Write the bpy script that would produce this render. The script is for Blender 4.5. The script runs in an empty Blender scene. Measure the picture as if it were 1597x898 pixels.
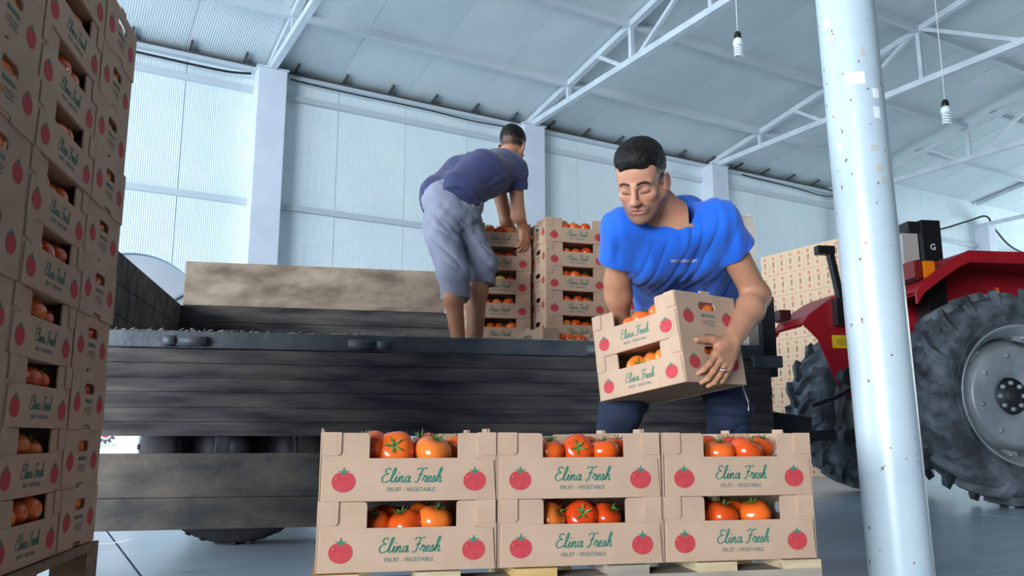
import bpy, bmesh, math, random
import numpy as np
from mathutils import Vector, Matrix
from mathutils.geometry import tessellate_polygon
from mathutils.bvhtree import BVHTree

SC = bpy.context.scene
C = SC.collection
random.seed(7)
rng = np.random.default_rng(11)

# ------------------------------------------------------------------ camera
FPX, CAM_H = 1282.0, 0.49
PITCH = math.atan(234.0 / FPX)
cam_d = bpy.data.cameras.new('camera')
cam_d.sensor_width = 36.0
cam_d.lens = FPX / 1597.0 * 36.0
cam_d.clip_start = 0.05
cam = bpy.data.objects.new('camera', cam_d)
cam.location = (0, 0, CAM_H)
cam.rotation_euler = (math.pi / 2 + PITCH, 0, 0)
C.objects.link(cam)
SC.camera = cam

# ------------------------------------------------------------------ world, daylight, exposure
SC.view_settings.view_transform = 'Standard'
SC.view_settings.look = 'None'
SC.view_settings.gamma = 1.0
SC.view_settings.use_curve_mapping = False
SC.view_settings.exposure = -0.2
world = bpy.data.worlds.new('overcast_daylight')
SC.world = world
world.use_nodes = True
bg = world.node_tree.nodes['Background']
bg.inputs[0].default_value = (0.72, 0.86, 1.0, 1)
bg.inputs[1].default_value = 0.5

def area_light(name, loc, target, sx, sy, power, col):
    d = bpy.data.lights.new(name, 'AREA')
    d.shape = 'RECTANGLE'; d.size = sx; d.size_y = sy
    d.energy = power; d.color = col
    o = bpy.data.objects.new(name, d)
    o.location = loc
    o.rotation_euler = (Vector(target) - Vector(loc)).to_track_quat('-Z', 'Y').to_euler()
    C.objects.link(o)
    return o
# daylight at the two open gateways of the left wall: a wide one behind the camera, one near the back wall
area_light('gateway_daylight', (-9.5, -12.5, 2.6), (0.6, 5.0, 2.0), 10.0, 4.8, 5600, (0.84, 0.93, 1.0))
area_light('side_gateway_daylight', (-9.6, 3.4, 2.1), (2.0, 9.5, 2.2), 5.0, 3.8, 780, (0.80, 0.91, 1.0))
area_light('annex_gateway_daylight', (18.5, 17.5, 2.6), (8.0, 14.0, 3.2), 6.0, 4.4, 850, (0.82, 0.96, 1.0))

# ------------------------------------------------------------------ helpers
def srgb(r, g, b):
    f = lambda v: (v / 255 / 12.92) if v / 255 <= .04045 else ((v / 255 + .055) / 1.055) ** 2.4
    return (f(r), f(g), f(b), 1.0)

def link(o, parent=None):
    C.objects.link(o)
    if parent is not None:
        o.parent = parent
    return o

def tag(o, label, cat, group=None):
    o['label'] = label; o['category'] = cat
    if group: o['group'] = group
    return o

def empty(name, loc=(0, 0, 0), rot=(0, 0, 0)):
    o = bpy.data.objects.new(name, None)
    o.empty_display_size = .1
    o.location = loc; o.rotation_euler = rot
    return link(o)

def obj(name, mesh, parent=None, m=None, loc=None, rot=None, scale=None):
    o = bpy.data.objects.new(name, mesh)
    if m is not None and len(mesh.materials) == 0:
        mesh.materials.append(m)
    link(o, parent)
    if loc is not None: o.location = loc
    if rot is not None: o.rotation_euler = rot
    if scale is not None: o.scale = scale
    return o

def struct(name, mesh, m=None, **k):
    o = obj(name, mesh, None, m, **k)
    o['kind'] = 'structure'
    return o

class MB:
    """collects vertices and faces into one mesh"""
    def __init__(s): s.v = []; s.f = []; s.mi = []; s.sm = []
    def add(s, vs, fs, mi=0, smooth=False):
        b = len(s.v); s.v += [tuple(v) for v in vs]
        for f in fs:
            s.f.append(tuple(b + i for i in f)); s.mi.append(mi); s.sm.append(smooth)
        return s
    def box(s, lo, hi, mi=0, M=None):
        x0, y0, z0 = lo; x1, y1, z1 = hi
        vs = [Vector(p) for p in ((x0,y0,z0),(x1,y0,z0),(x1,y1,z0),(x0,y1,z0),(x0,y0,z1),(x1,y0,z1),(x1,y1,z1),(x0,y1,z1))]
        if M is not None: vs = [M @ p for p in vs]
        return s.add(vs, [(0,3,2,1),(4,5,6,7),(0,1,5,4),(1,2,6,5),(2,3,7,6),(3,0,4,7)], mi)
    def bar(s, a, b, w, h=None, mi=0, up=(0,0,1)):
        a, b = Vector(a), Vector(b); h = h or w
        d = (b - a).normalized(); upv = Vector(up)
        if abs(d.dot(upv)) > .99: upv = Vector((1,0,0))
        x = d.cross(upv).normalized(); y = x.cross(d).normalized()
        vs = []
        for p in (a, b):
            for i, j in ((-1,-1),(1,-1),(1,1),(-1,1)):
                vs.append(p + x * (i * w / 2) + y * (j * h / 2))
        return s.add(vs, [(3,2,1,0),(4,5,6,7),(0,1,5,4),(1,2,6,5),(2,3,7,6),(3,0,4,7)], mi)
    def tube(s, pts, r, n=8, mi=0, cap=True, smooth=True):
        pts = [Vector(p) for p in pts]; rs = r if isinstance(r, (list, tuple)) else [r] * len(pts)
        rings = []; ref = None; b = len(s.v)
        for i, p in enumerate(pts):
            d = (pts[min(i+1, len(pts)-1)] - pts[max(i-1, 0)]).normalized()
            if ref is None:
                ref = Vector((0,0,1)) if abs(d.z) < .9 else Vector((1,0,0))
            x = (ref - d * ref.dot(d)).normalized(); y = d.cross(x); ref = x
            for k in range(n):
                a = 2 * math.pi * k / n
                s.v.append(tuple(p + (x * math.cos(a) + y * math.sin(a)) * rs[i]))
        for i in range(len(pts) - 1):
            for k in range(n):
                k2 = (k + 1) % n
                s.f.append((b+i*n+k, b+i*n+k2, b+(i+1)*n+k2, b+(i+1)*n+k)); s.mi.append(mi); s.sm.append(smooth)
        if cap:
            s.f.append(tuple(b + k for k in range(n))[::-1]); s.mi.append(mi); s.sm.append(False)
            e = b + (len(pts)-1) * n
            s.f.append(tuple(e + k for k in range(n))); s.mi.append(mi); s.sm.append(False)
        return s
    def lathe(s, prof, n=32, M=None, mi=0, smooth=True, closed=False):
        """profile of (radius, z) turned about z"""
        b = len(s.v); M = M or Matrix()
        for r, z in prof:
            for k in range(n):
                a = 2 * math.pi * k / n
                s.v.append(tuple(M @ Vector((r * math.cos(a), r * math.sin(a), z))))
        m = len(prof)
        for i in range(m if closed else m - 1):
            j = (i + 1) % m
            for k in range(n):
                k2 = (k + 1) % n
                s.f.append((b+i*n+k, b+i*n+k2, b+j*n+k2, b+j*n+k)); s.mi.append(mi); s.sm.append(smooth)
        return s
    def poly(s, outer, t, M=None, holes=(), mi=0):
        """2-D outline (x, z) with holes, extruded along +y by t"""
        M = M or Matrix()
        loops = [outer] + list(holes)
        flat = [p for l in loops for p in l]
        tris = tessellate_polygon([[Vector((p[0], p[1], 0)) for p in l] for l in loops])
        n = len(flat)
        vs = [M @ Vector((x, 0, z)) for x, z in flat] + [M @ Vector((x, t, z)) for x, z in flat]
        fs = []
        for a, b_, c in tris:
            (ax, az), (bx_, bz), (cx, cz) = flat[a], flat[b_], flat[c]
            if (bx_-ax)*(cz-az) - (bz-az)*(cx-ax) < 0: a, c = c, a
            fs.append((a, b_, c)); fs.append((c+n, b_+n, a+n))
        off = 0
        for l in loops:
            m = len(l)
            ar = sum(l[i][0]*l[(i+1)%m][1] - l[(i+1)%m][0]*l[i][1] for i in range(m))
            hole = l is not outer
            for i in range(m):
                a, b_ = off+i, off+(i+1)%m
                q = (a+n, b_+n, b_, a) if (ar > 0) else (b_+n, a+n, a, b_)
                if hole: q = q[::-1] if ar > 0 else q[::-1]
                fs.append(q[::-1] if not hole else q)
            off += m
        return s.add(vs, fs, mi)
    def mesh(s, name, *mats, bevel=0, weld=False):
        me = bpy.data.meshes.new(name)
        me.from_pydata(s.v, [], s.f)
        for m in mats: me.materials.append(m)
        if len(mats) > 1: me.polygons.foreach_set('material_index', s.mi)
        me.polygons.foreach_set('use_smooth', s.sm)
        me.update()
        if bevel or weld:
            bm = bmesh.new(); bm.from_mesh(me)
            if weld: bmesh.ops.remove_doubles(bm, verts=bm.verts, dist=1e-5)
            if bevel:
                bmesh.ops.bevel(bm, geom=[e for e in bm.edges if e.is_manifold and e.calc_face_angle(0) > .6], offset=bevel, segments=2, profile=.6, affect='EDGES')
            bm.to_mesh(me); bm.free(); me.update()
        return me

def boxmesh(name, lo, hi, m, bevel=0):
    return MB().box(lo, hi).mesh(name, m, bevel=bevel)

def frame(origin, x, y, z):
    M = Matrix.Identity(4)
    for i, v in enumerate((x, y, z)):
        M[0][i], M[1][i], M[2][i] = v[0], v[1], v[2]
    M[0][3], M[1][3], M[2][3] = origin
    return M

def spline(pts, n=8, closed=False):
    P = [np.array(p, float) for p in pts]
    if len(P) < 3: return [tuple(p) for p in P]
    out = []
    m = len(P)
    for i in range(m if closed else m - 1):
        if closed: p0, p1, p2, p3 = P[i-1], P[i], P[(i+1) % m], P[(i+2) % m]
        else: p0, p1, p2, p3 = P[max(i-1,0)], P[i], P[i+1], P[min(i+2,m-1)]
        for k in range(n):
            t = k / n
            out.append(tuple(.5*((2*p1)+(-p0+p2)*t+(2*p0-5*p1+4*p2-p3)*t*t+(-p0+3*p1-3*p2+p3)*t**3)))
    if not closed: out.append(tuple(P[-1]))
    return out

ORD = ['bottom', 'second', 'third', 'fourth', 'fifth', 'sixth', 'seventh', 'eighth', 'ninth', 'tenth', 'eleventh', 'twelfth']

# camera maths: a pixel of the photograph and a depth give a point of the place
_c, _s = math.cos(PITCH), math.sin(PITCH)
def ray(px, py):
    dx, dy = px - 798.5, 449 - py
    d = Vector((dx, FPX*_c - dy*_s, FPX*_s + dy*_c))
    return d / d.y
def at(px, py, Y):
    return Vector((0, 0, CAM_H)) + ray(px, py) * Y

# ------------------------------------------------------------------ materials
def mat(name, col, rough=.6, col2=None, scale=6.0, bump=0.0, bscale=None, metal=0.0, spec=.5, stretch=None, detail=6, lo=.35, hi=.65, coat=0.0, sheen=0.0):
    m = bpy.data.materials.new(name); m.use_nodes = True
    nt = m.node_tree; b = nt.nodes['Principled BSDF']
    b.inputs['Roughness'].default_value = rough
    b.inputs['Metallic'].default_value = metal
    b.inputs['Specular IOR Level'].default_value = spec
    b.inputs['Base Color'].default_value = col
    if coat: b.inputs['Coat Weight'].default_value = coat
    if sheen: b.inputs['Sheen Weight'].default_value = sheen
    tc = nt.nodes.new('ShaderNodeTexCoord'); mp = nt.nodes.new('ShaderNodeMapping')
    nt.links.new(tc.outputs['Object'], mp.inputs['Vector'])
    if stretch: mp.inputs['Scale'].default_value = stretch
    m['map'] = mp.name
    if col2 is not None:
        n = nt.nodes.new('ShaderNodeTexNoise'); n.inputs['Scale'].default_value = scale; n.inputs['Detail'].default_value = detail
        nt.links.new(mp.outputs['Vector'], n.inputs['Vector'])
        r = nt.nodes.new('ShaderNodeValToRGB')
        r.color_ramp.elements[0].position = lo; r.color_ramp.elements[0].color = col
        r.color_ramp.elements[1].position = hi; r.color_ramp.elements[1].color = col2
        nt.links.new(n.outputs['Fac'], r.inputs['Fac'])
        nt.links.new(r.outputs['Color'], b.inputs['Base Color'])
    if bump:
        n2 = nt.nodes.new('ShaderNodeTexNoise'); n2.inputs['Scale'].default_value = bscale or scale * 4; n2.inputs['Detail'].default_value = 5
        nt.links.new(mp.outputs['Vector'], n2.inputs['Vector'])
        bp = nt.nodes.new('ShaderNodeBump'); bp.inputs['Strength'].default_value = bump; bp.inputs['Distance'].default_value = .01
        nt.links.new(n2.outputs['Fac'], bp.inputs['Height']); nt.links.new(bp.outputs['Normal'], b.inputs['Normal'])
    return m

def ribbed(m, axis, period, depth, gen='Object'):
    """fine rolled ribs of a sandwich panel, as bump"""
    nt = m.node_tree; b = nt.nodes['Principled BSDF']
    tc = nt.nodes.new('ShaderNodeTexCoord'); sp = nt.nodes.new('ShaderNodeSeparateXYZ')
    nt.links.new(tc.outputs[gen], sp.inputs[0])
    k = nt.nodes.new('ShaderNodeMath'); k.operation = 'MULTIPLY'; k.inputs[1].default_value = 2 * math.pi / period
    nt.links.new(sp.outputs[axis], k.inputs[0])
    s = nt.nodes.new('ShaderNodeMath'); s.operation = 'SINE'; nt.links.new(k.outputs[0], s.inputs[0])
    p = nt.nodes.new('ShaderNodeMath'); p.operation = 'MULTIPLY'; nt.links.new(s.outputs[0], p.inputs[0]); nt.links.new(s.outputs[0], p.inputs[1])
    bp = nt.nodes.new('ShaderNodeBump'); bp.inputs['Strength'].default_value = .8; bp.inputs['Distance'].default_value = depth
    nt.links.new(p.outputs[0], bp.inputs['Height']); nt.links.new(bp.outputs['Normal'], b.inputs['Normal'])
    return m

M_wall = ribbed(mat('wall_panel_paint', srgb(220,234,240), .45, srgb(230,240,244), 1.2), 0, .055, .0035)
M_ceil = ribbed(mat('roof_panel_paint', srgb(196,208,212), .5, srgb(208,218,222), .8), 0, .06, .0035)
M_steel = mat('white_painted_steel', srgb(205,214,222), .45, srgb(188,198,206), 3)
M_column = mat('column_paint', srgb(212,218,230), .55, srgb(200,206,220), 2)
M_dark_shell = mat('dark_unseen_shell', srgb(84,82,80), .9, srgb(96,94,90), 3)  # unseen hall shell, darkened to cut bounce light on the left stack
M_dark = mat('dark_rubber', srgb(28,29,31), .7)
M_card = mat('corrugated_cardboard', srgb(194,162,138), .85, srgb(184,152,128), 9, bump=.05, bscale=60)
M_card_in = mat('cardboard_inside', srgb(172,140,112), .9, srgb(160,128,100), 9)
M_print_red = mat('printed_red', srgb(184,52,60), .8, srgb(194,66,72), 60)
M_print_green = mat('printed_green', srgb(52,122,102), .8)
M_print_grey = mat('printed_grey', srgb(112,124,116), .8)
M_print_orange = mat('printed_orange', srgb(206,110,84), .8)
M_pallet = mat('pallet_wood', srgb(206,186,150), .8, srgb(176,154,122), 5, bump=.2, stretch=(1, 8, 8))
M_white_plastic = mat('white_plastic', srgb(232,234,236), .4)
M_black_plastic = mat('black_plastic', srgb(24,24,26), .35)
# ================================================================== the building
TH = math.atan2(.495, .869)
U = Vector((math.cos(TH), math.sin(TH), 0)); NN = Vector((-math.sin(TH), math.cos(TH), 0))
WA = Vector((-3.559, 11.0, 0))
def bl(s, r, z):           # along the back wall, out from it towards the camera, up
    return WA + U * s - NN * r + Vector((0, 0, z))
BROT = (0, 0, TH)
EAVE, SLOPE, GABLE = 5.66, .170, 12.08
S0, S1 = -8.5, 27.0
RIDGE = 9.6

# floor
m = mat('concrete_floor', srgb(168,182,196), .28, srgb(194,206,218), .9, bump=.03, bscale=30, spec=.5, lo=.3, hi=.7)
nt = m.node_tree; b = nt.nodes['Principled BSDF']
st = nt.nodes.new('ShaderNodeTexNoise'); st.inputs['Scale'].default_value = 2.4; st.inputs['Detail'].default_value = 10; st.inputs['Roughness'].default_value = .7
mp = nt.nodes.new('ShaderNodeMapping'); mp.inputs['Scale'].default_value = (.5, 2.2, 1); tc = nt.nodes.new('ShaderNodeTexCoord')
nt.links.new(tc.outputs['Object'], mp.inputs[0]); nt.links.new(mp.outputs[0], st.inputs['Vector'])
rp = nt.nodes.new('ShaderNodeValToRGB'); rp.color_ramp.elements[0].position = .56; rp.color_ramp.elements[0].color = (0,0,0,1); rp.color_ramp.elements[1].position = .74; rp.color_ramp.elements[1].color = (.75,.75,.75,1)
nt.links.new(st.outputs['Fac'], rp.inputs[0])
mx = nt.nodes.new('ShaderNodeMix'); mx.data_type = 'RGBA'
old = b.inputs['Base Color'].links[0].from_socket
nt.links.new(rp.outputs[0], mx.inputs['Factor']); nt.links.new(old, mx.inputs['A']); mx.inputs['B'].default_value = srgb(112,110,108)
nt.links.new(mx.outputs['Result'], b.inputs['Base Color'])
M_floor = m
M_joint = mat('floor_joint_filler', srgb(60,64,70), .9)
floor = struct('floor', boxmesh('floor', (-16, -9, -.25), (30, 30, -.012), M_joint))
# slabs cut by saw joints, laid in the building's direction
slab = boxmesh('floor_slab', (.006, .006, -.03), (5.0 - .006, 4.2 - .006, 0), M_floor)
SL = TH
ex, ey = U, NN
O_slab = Vector((-1.26, 2.97, 0))
for i in range(-3, 5):
    for j in range(-3, 4):
        p = O_slab + ex * (i * 5.0) + ey * (j * 4.2 - 1.3)
        obj('slab', slab, floor, loc=p, rot=(0, 0, SL))

# back wall of sandwich panels
PW = 1.07
wall = struct('wall_back', MB().box((S0, 0.06, 0), (S1, .12, 6.25)).mesh('wall_core', M_wall))
wall.location = WA; wall.rotation_euler = BROT
k = math.floor((S0 - .057) / PW)
pm_main = boxmesh('wall_panel', (.004, 0, 0), (PW - .004, .06, EAVE + .04), M_wall)
pm_annex = boxmesh('wall_panel_tall', (.004, 0, 0), (PW - .004, .06, 6.18), M_wall)
while .057 + k * PW < S1 - PW:
    s = .057 + k * PW
    obj('wall_panel', pm_main if s < GABLE - .6 else pm_annex, wall, loc=(s, 0, 0)); k += 1
# girts on the wall
gm = MB().box((0, -.075, -.04), (1, 0, .04)).mesh('girt', M_steel)
for (z, a, b_) in ((5.31, S0, GABLE), (3.68, S0, GABLE), (5.05, GABLE + .2, S1), (3.5, GABLE + .2, S1)):
    obj('girt', gm, wall, loc=(a, 0, z), scale=(b_ - a, 1, 1))
# eave angle and gutter lip
obj('eave_angle', MB().box((0, -.10, -.03), (1, 0, .03)).mesh('eave_angle', M_steel), wall, loc=(S0, 0, EAVE - .05), scale=(GABLE - S0, 1, 1))
M_lip = mat('dark_gutter_edge', srgb(70,74,76), .8)
obj('gutter_lip', MB().box((0, -.115, -.012), (1, 0, .012)).mesh('gutter_lip', M_lip), wall, loc=(S0, 0, EAVE - .005), scale=(GABLE - S0, 1, 1))
clip = MB().box((-.015, -.30, -.005), (.015, -.06, .03)).mesh('panel_clip', M_lip)
s = S0 + .3
while s < GABLE - .2:
    obj('panel_clip', clip, wall, loc=(s, 0, EAVE + .01), rot=(SLOPE * -.95, 0, 0)); s += .72

# roof: sandwich panels on purlins
def roof_slope(name, s0, s1, z0, r1):
    ang = math.atan(SLOPE); L = r1 / math.cos(ang)
    root = struct(name, MB().box((s0, -L, .075), (s1, .12, .12)).mesh(name + '_core', M_ceil))
    root.location = WA + Vector((0, 0, z0)); root.rotation_euler = Matrix.Rotation(TH, 3, 'Z').to_4x4().to_3x3().to_euler()
    root.rotation_euler = (Matrix.Rotation(TH, 3, 'Z') @ Matrix.Rotation(-ang, 3, 'X')).to_euler()
    me = boxmesh('roof_panel', (.004, -L, .02), (PW - .004, .1, .075), M_ceil)
    k = math.ceil((s0 - .02) / PW)
    while .02 + k * PW < s1 - .5:
        obj('roof_panel', me, root, loc=(.02 + k * PW, 0, 0)); k += 1
    pu = MB().box((0, -.03, -.10), (1, .03, .02)).mesh('purlin', M_steel)
    r = 1.36
    while r < r1:
        obj('purlin', pu, root, loc=(s0, -r / math.cos(ang), 0), scale=(s1 - s0, 1, 1)); r += 1.57
    return root
roof_slope('ceiling', S0, GABLE + .15, EAVE + .04, RIDGE)
roof_slope('ceiling_annex', GABLE + .25, S1, 6.16, RIDGE)
# far slope of the roof, over and behind the camera, and the shell that closes the hall
shell = struct('ceiling_front', MB().poly([(S0, 0), (S1, 0), (S1, .05), (S0, .05)], 14.8).mesh('ceiling_front', M_dark_shell))
shell.location = bl(0, RIDGE, EAVE + RIDGE * SLOPE + .04)
shell.rotation_euler = (Matrix.Rotation(TH, 3, 'Z') @ Matrix.Rotation(math.pi + math.atan(SLOPE), 3, 'X') @ Matrix.Rotation(0, 3, 'Z')).to_euler()
wr = struct('wall_right', MB().box((0, -24, 0), (.15, -8.0, 8.0)).box((0, -8.0, 5.2), (.15, .1, 8.0)).mesh('wall_right', M_dark_shell), loc=bl(S1, 0, 0), rot=BROT)
wl_mb = MB()
for r0, r1, z0, z1 in ((-.1, 1.5, 0, 8), (1.5, 7.0, 4.4, 8), (7.0, 8.0, 0, 8), (8.0, 19.5, 5.2, 8), (19.5, 24.0, 0, 8)):
    wl_mb.box((-.15, -r1, z0), (0, -r0, z1))
wl = struct('wall_left', wl_mb.mesh('wall_left', M_wall), loc=bl(S0, 0, 0), rot=BROT)
wf = struct('wall_front', MB().box((S0, 0, 0), (S1, .15, 6.6)).mesh('wall_front', M_dark_shell), loc=bl(0, 24.0, 0), rot=BROT)

# trusses on columns
def truss(s, z_top0, z_bot, label, n_r=RIDGE, chord=.10, col=True):
    root = empty('roof_truss', bl(s, 0, 0), BROT)
    zt = lambda r: z_top0 + SLOPE * r
    T = lambda r, z: (0, -r, z)
    obj('top_chord', MB().bar(T(.05, zt(.05)), T(n_r, zt(n_r)), .09, .09, up=(1,0,0)).mesh('top_chord', M_steel), root)
    obj('bottom_chord', MB().bar(T(.05, z_bot), T(n_r, z_bot), .09, .09, up=(1,0,0)).mesh('bottom_chord', M_steel), root)
    for r in (1.36, 2.93, 4.5, 6.07, 7.64, 9.2):
        obj('vertical_strut', MB().bar(T(r, z_bot), T(r, zt(r)), .06, .06, up=(1,0,0)).mesh('vertical_strut', M_steel), root)
    for a, b_ in ((('t', 2.15), ('b', 2.75)), (('b', 3.05), ('t', 4.4)), (('t', 4.55), ('b', 5.95)), (('b', 6.15), ('t', 7.55)), (('t', 7.7), ('b', 9.1))):
        p = [T(r, zt(r) if q == 't' else z_bot) for q, r in (a, b_)]
        obj('diagonal_strut', MB().bar(p[0], p[1], .055, .055, up=(1,0,0)).mesh('diagonal_strut', M_steel), root)
    tag(root, label, 'roof truss', 'white steel roof trusses')
    return root
ZT = EAVE - .02
truss(-4.15, ZT, EAVE - .06, 'white steel roof truss beyond the first wall column, mostly above the dark crate stack')
truss(.07, ZT, EAVE - .06, 'white steel roof truss rising from the wall column nearest the dark crate stack')
truss(4.33, ZT, EAVE - .06, 'white lattice roof truss rising from the column behind the man in navy')
truss(8.43, ZT, EAVE - .06, 'white lattice roof truss from the far wall column, passing behind the round steel post')
truss(GABLE + .05, ZT - .03, EAVE - .10, 'white lattice truss under the stained roof edge where the higher roof begins')
truss(17.2, 6.12, 5.58, 'white truss of the farthest bay, just above the tractor mudguard')
for s, lab in ((-4.15, 'pale wall column hidden beside the tall dark crate stack'), (.07, 'pale square wall column between dark crate stack and man in navy'),
               (4.33, 'pale square wall column directly behind the head of the man in navy'), (8.43, 'pale square wall column behind the blue shirted shoulder'),
               (17.2, 'pale narrow column carrying the farthest truss above the tractor')):
    w = .40 if s < 10 else .30
    cm = MB().box((-w/2, -.34, 0), (w/2, -.0, (EAVE - .10) if s < 10 else 5.53)).mesh('shaft', M_column, bevel=.012)
    root = empty('wall_column', bl(s, 0, 0), BROT)
    obj('shaft', cm, root)
    obj('cap_plate', MB().box((-w/2-.02, -.36, 0), (w/2+.02, 0, .02)).mesh('cap_plate', M_steel), root, loc=(0, 0, (EAVE - .10) if s < 10 else 5.53))
    tag(root, lab, 'column', 'pale wall columns')
# dark corner post at the gable and the girt lattice of the annex
tag(obj('corner_post', MB().box((-.05, -.22, 0), (.05, -.08, EAVE - .1)).mesh('corner_post', mat('grey_steel', srgb(120,128,134), .5)), loc=bl(GABLE, 0, 0), rot=BROT),
    'narrow dark grey corner post beside the round steel post', 'post')
lr = empty('lattice_brace', bl(15.1, .12, 4.2), BROT)
obj('upright', MB().bar((0, 0, -.4), (0, 0, .85), .09, .06).mesh('upright', M_steel), lr)
obj('diagonal_strut', MB().bar((0, 0, .8), (-.62, 0, -.3), .06, .05).mesh('diagonal_strut', M_steel), lr)
obj('diagonal_strut', MB().bar((0, 0, .8), (.62, 0, -.3), .06, .05).mesh('diagonal_strut', M_steel), lr)
tag(lr, 'white fan of lattice struts on the far wall behind the tractor roll bar', 'brace')
# cables
def cable(name, pts, r, label, m=M_dark):
    return tag(obj(name, MB().tube(spline(pts, 8), r, 6).mesh(name, m)), label, 'cable')
cable('black_cable', [bl(-3.9, .14, 5.54), bl(-3, .14, 5.50), bl(-1.6, .15, 5.47), bl(-.6, .15, 5.46), bl(-.19, .16, 5.5)], .018, 'thick black cable sagging along the eave above the dark crate stack')
cable('black_cable', [bl(.36, .14, 5.55), bl(1.2, .13, 5.53), bl(2.4, .13, 5.53), bl(3.3, .14, 5.50), bl(3.95, .14, 5.52)], .012, 'black cable along the eave left of the man in navy')
cable('black_cable', [bl(9.2, .14, 5.56), bl(10.6, .14, 5.52), bl(11.5, .14, 5.48), bl(12.0, .14, 5.53)], .014, 'black cable along the eave beside the round steel post')
cable('thin_wire', [bl(14.1, .15, 5.15), bl(15.2, .15, 5.2), bl(16.4, .25, 5.55), bl(17.1, .3, 5.75), bl(17.6, .2, 5.5), bl(18.6, .15, 5.1), bl(21, .15, 5.0)], .022, 'thin dark wire looping across the far wall above the tractor')

# hanging bulbs
M_glass_w = mat('frosted_bulb', srgb(226,236,240), .3)
def bulb(px, py, Y, label):
    p = at(px, py, Y)
    root = empty('hanging_bulb', p)
    n_r = -(p - WA).dot(NN); ztop = EAVE + .04 + SLOPE * n_r
    obj('cord', MB().tube([(0, 0, .10), (.004, 0, .6), (0, 0, ztop - p.z)], .006, 6).mesh('cord', mat('white_cord', srgb(205,210,212), .6)), root)
    obj('socket', MB().lathe([(0, .115), (.02, .112), (.034, .09), (.036, .045), (.03, .03), (0, .03)], 16).mesh('socket', M_black_plastic), root)
    mb = MB().lathe([(0, .04), (.034, .038), (.046, .02), (.05, -.01), (.048, -.03), (.03, -.04), (0, -.04)], 16)
    obj('ballast', mb.mesh('ballast', M_glass_w), root)
    pts = []
    for i in range(61):
        a = i / 60 * 2 * math.pi * 4
        pts.append((math.cos(a) * .036, math.sin(a) * .036, -.04 - i / 60 * .11))
    obj('spiral_tube', MB().tube(pts, .011, 6).mesh('spiral_tube', M_glass_w), root)
    tag(root, label, 'light bulb', 'bare hanging bulbs')
bulb(1151, 66, 7.6, 'spiral bulb hanging on a cord left of the round steel post')
bulb(1475, 172, 7.9, 'spiral bulb hanging on a cord right of the round steel post')

# round steel post in front
M_post = mat('post_paint', srgb(184,200,210), .3, srgb(194,208,216), 4, spec=.5)
nt = M_post.node_tree; b = nt.nodes['Principled BSDF']
vo = nt.nodes.new('ShaderNodeTexNoise'); vo.inputs['Scale'].default_value = 42; vo.inputs['Detail'].default_value = 3
mp = nt.nodes.new('ShaderNodeMapping'); mp.inputs['Scale'].default_value = (1, 1, .7); mp.inputs['Location'].default_value = (3.1, 1.2, .4); tc = nt.nodes.new('ShaderNodeTexCoord')
nt.links.new(tc.outputs['Object'], mp.inputs[0]); nt.links.new(mp.outputs[0], vo.inputs['Vector'])
rp = nt.nodes.new('ShaderNodeValToRGB'); rp.color_ramp.elements[0].position = .69; rp.color_ramp.elements[0].color = (0,0,0,1); rp.color_ramp.elements[1].position = .71; rp.color_ramp.elements[1].color = (1,1,1,1)
nt.links.new(vo.outputs['Fac'], rp.inputs[0])
mx = nt.nodes.new('ShaderNodeMix'); mx.data_type = 'RGBA'; old = b.inputs['Base Color'].links[0].from_socket
nt.links.new(rp.outputs[0], mx.inputs['Factor']); nt.links.new(old, mx.inputs['A']); mx.inputs['B'].default_value = srgb(112,70,52)
nt.links.new(mx.outputs['Result'], b.inputs['Base Color'])
PY = 2.58
pb = at(1406, 898, PY); pt = at(1317, 0, PY)
PR = .0925
axis = (pt - pb).normalized()
base = pb + axis * ((0 - pb.z) / axis.z)
post = empty('steel_post', base); 
top = axis * (7.2 / axis.z)
q = axis.to_track_quat('Z', 'Y')
post.rotation_euler = q.to_euler()
obj('shaft', MB().lathe([(PR, 0), (PR, 7.0)], 64).mesh('shaft', M_post), post)
obj('base_plate', MB().box((-.16, -.16, 0), (.16, .16, .012)).mesh('base_plate', M_steel), post)
M_paper = mat('white_paper', srgb(232,240,244), .7)
M_tape = mat('tape_scrap', srgb(190,186,176), .7)
def paper(px, py, w, h, m=M_paper):
    tgt = at(px, py, PY)
    Mi = post.matrix_basis.inverted() if False else (Matrix.Translation(base) @ q.to_matrix().to_4x4()).inverted()
    o = Mi @ Vector((0, 0, CAM_H)); d = (Mi @ tgt) - o
    a_ = d.x**2 + d.y**2; b_ = 2*(o.x*d.x + o.y*d.y); c_ = o.x**2 + o.y**2 - (PR+.0012)**2
    disc = b_*b_ - 4*a_*c_
    if disc < 0: return
    t = (-b_ - math.sqrt(disc)) / (2*a_); p = o + d * t
    a0 = math.atan2(p.y, p.x); mb = MB(); n = 6; vs = []; fs = []
    for i in range(n + 1):
        a = a0 + (i / n - .5) * w / PR
        for zz in (-h/2, h/2): vs.append(((PR+.0012) * math.cos(a), (PR+.0012) * math.sin(a), p.z + zz))
    for i in range(n): fs.append((2*i, 2*i+2, 2*i+3, 2*i+1))
    obj('paper_scrap', mb.add(vs, fs).mesh('paper_scrap', m), post)
for a in ((1333, 122, .062, .042), (1366, 145, .026, .034), (1368, 175, .026, .040), (1289, 38, .028, .04), (1310, 228, .018, .022)): paper(*a)
for a in ((1364, 230, .022, .016), (1372, 262, .02, .022), (1345, 80, .012, .03), (1378, 281, .02, .02), (1296, 62, .03, .03)): paper(*a, m=M_tape)
tag(post, 'thick round white steel post with paint chips and paper scraps', 'post')
# ================================================================== crates, tomatoes, pallets
HC = .151                       # stacking height of a crate
LX, LY, TH_C = .400, .300, .004
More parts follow.
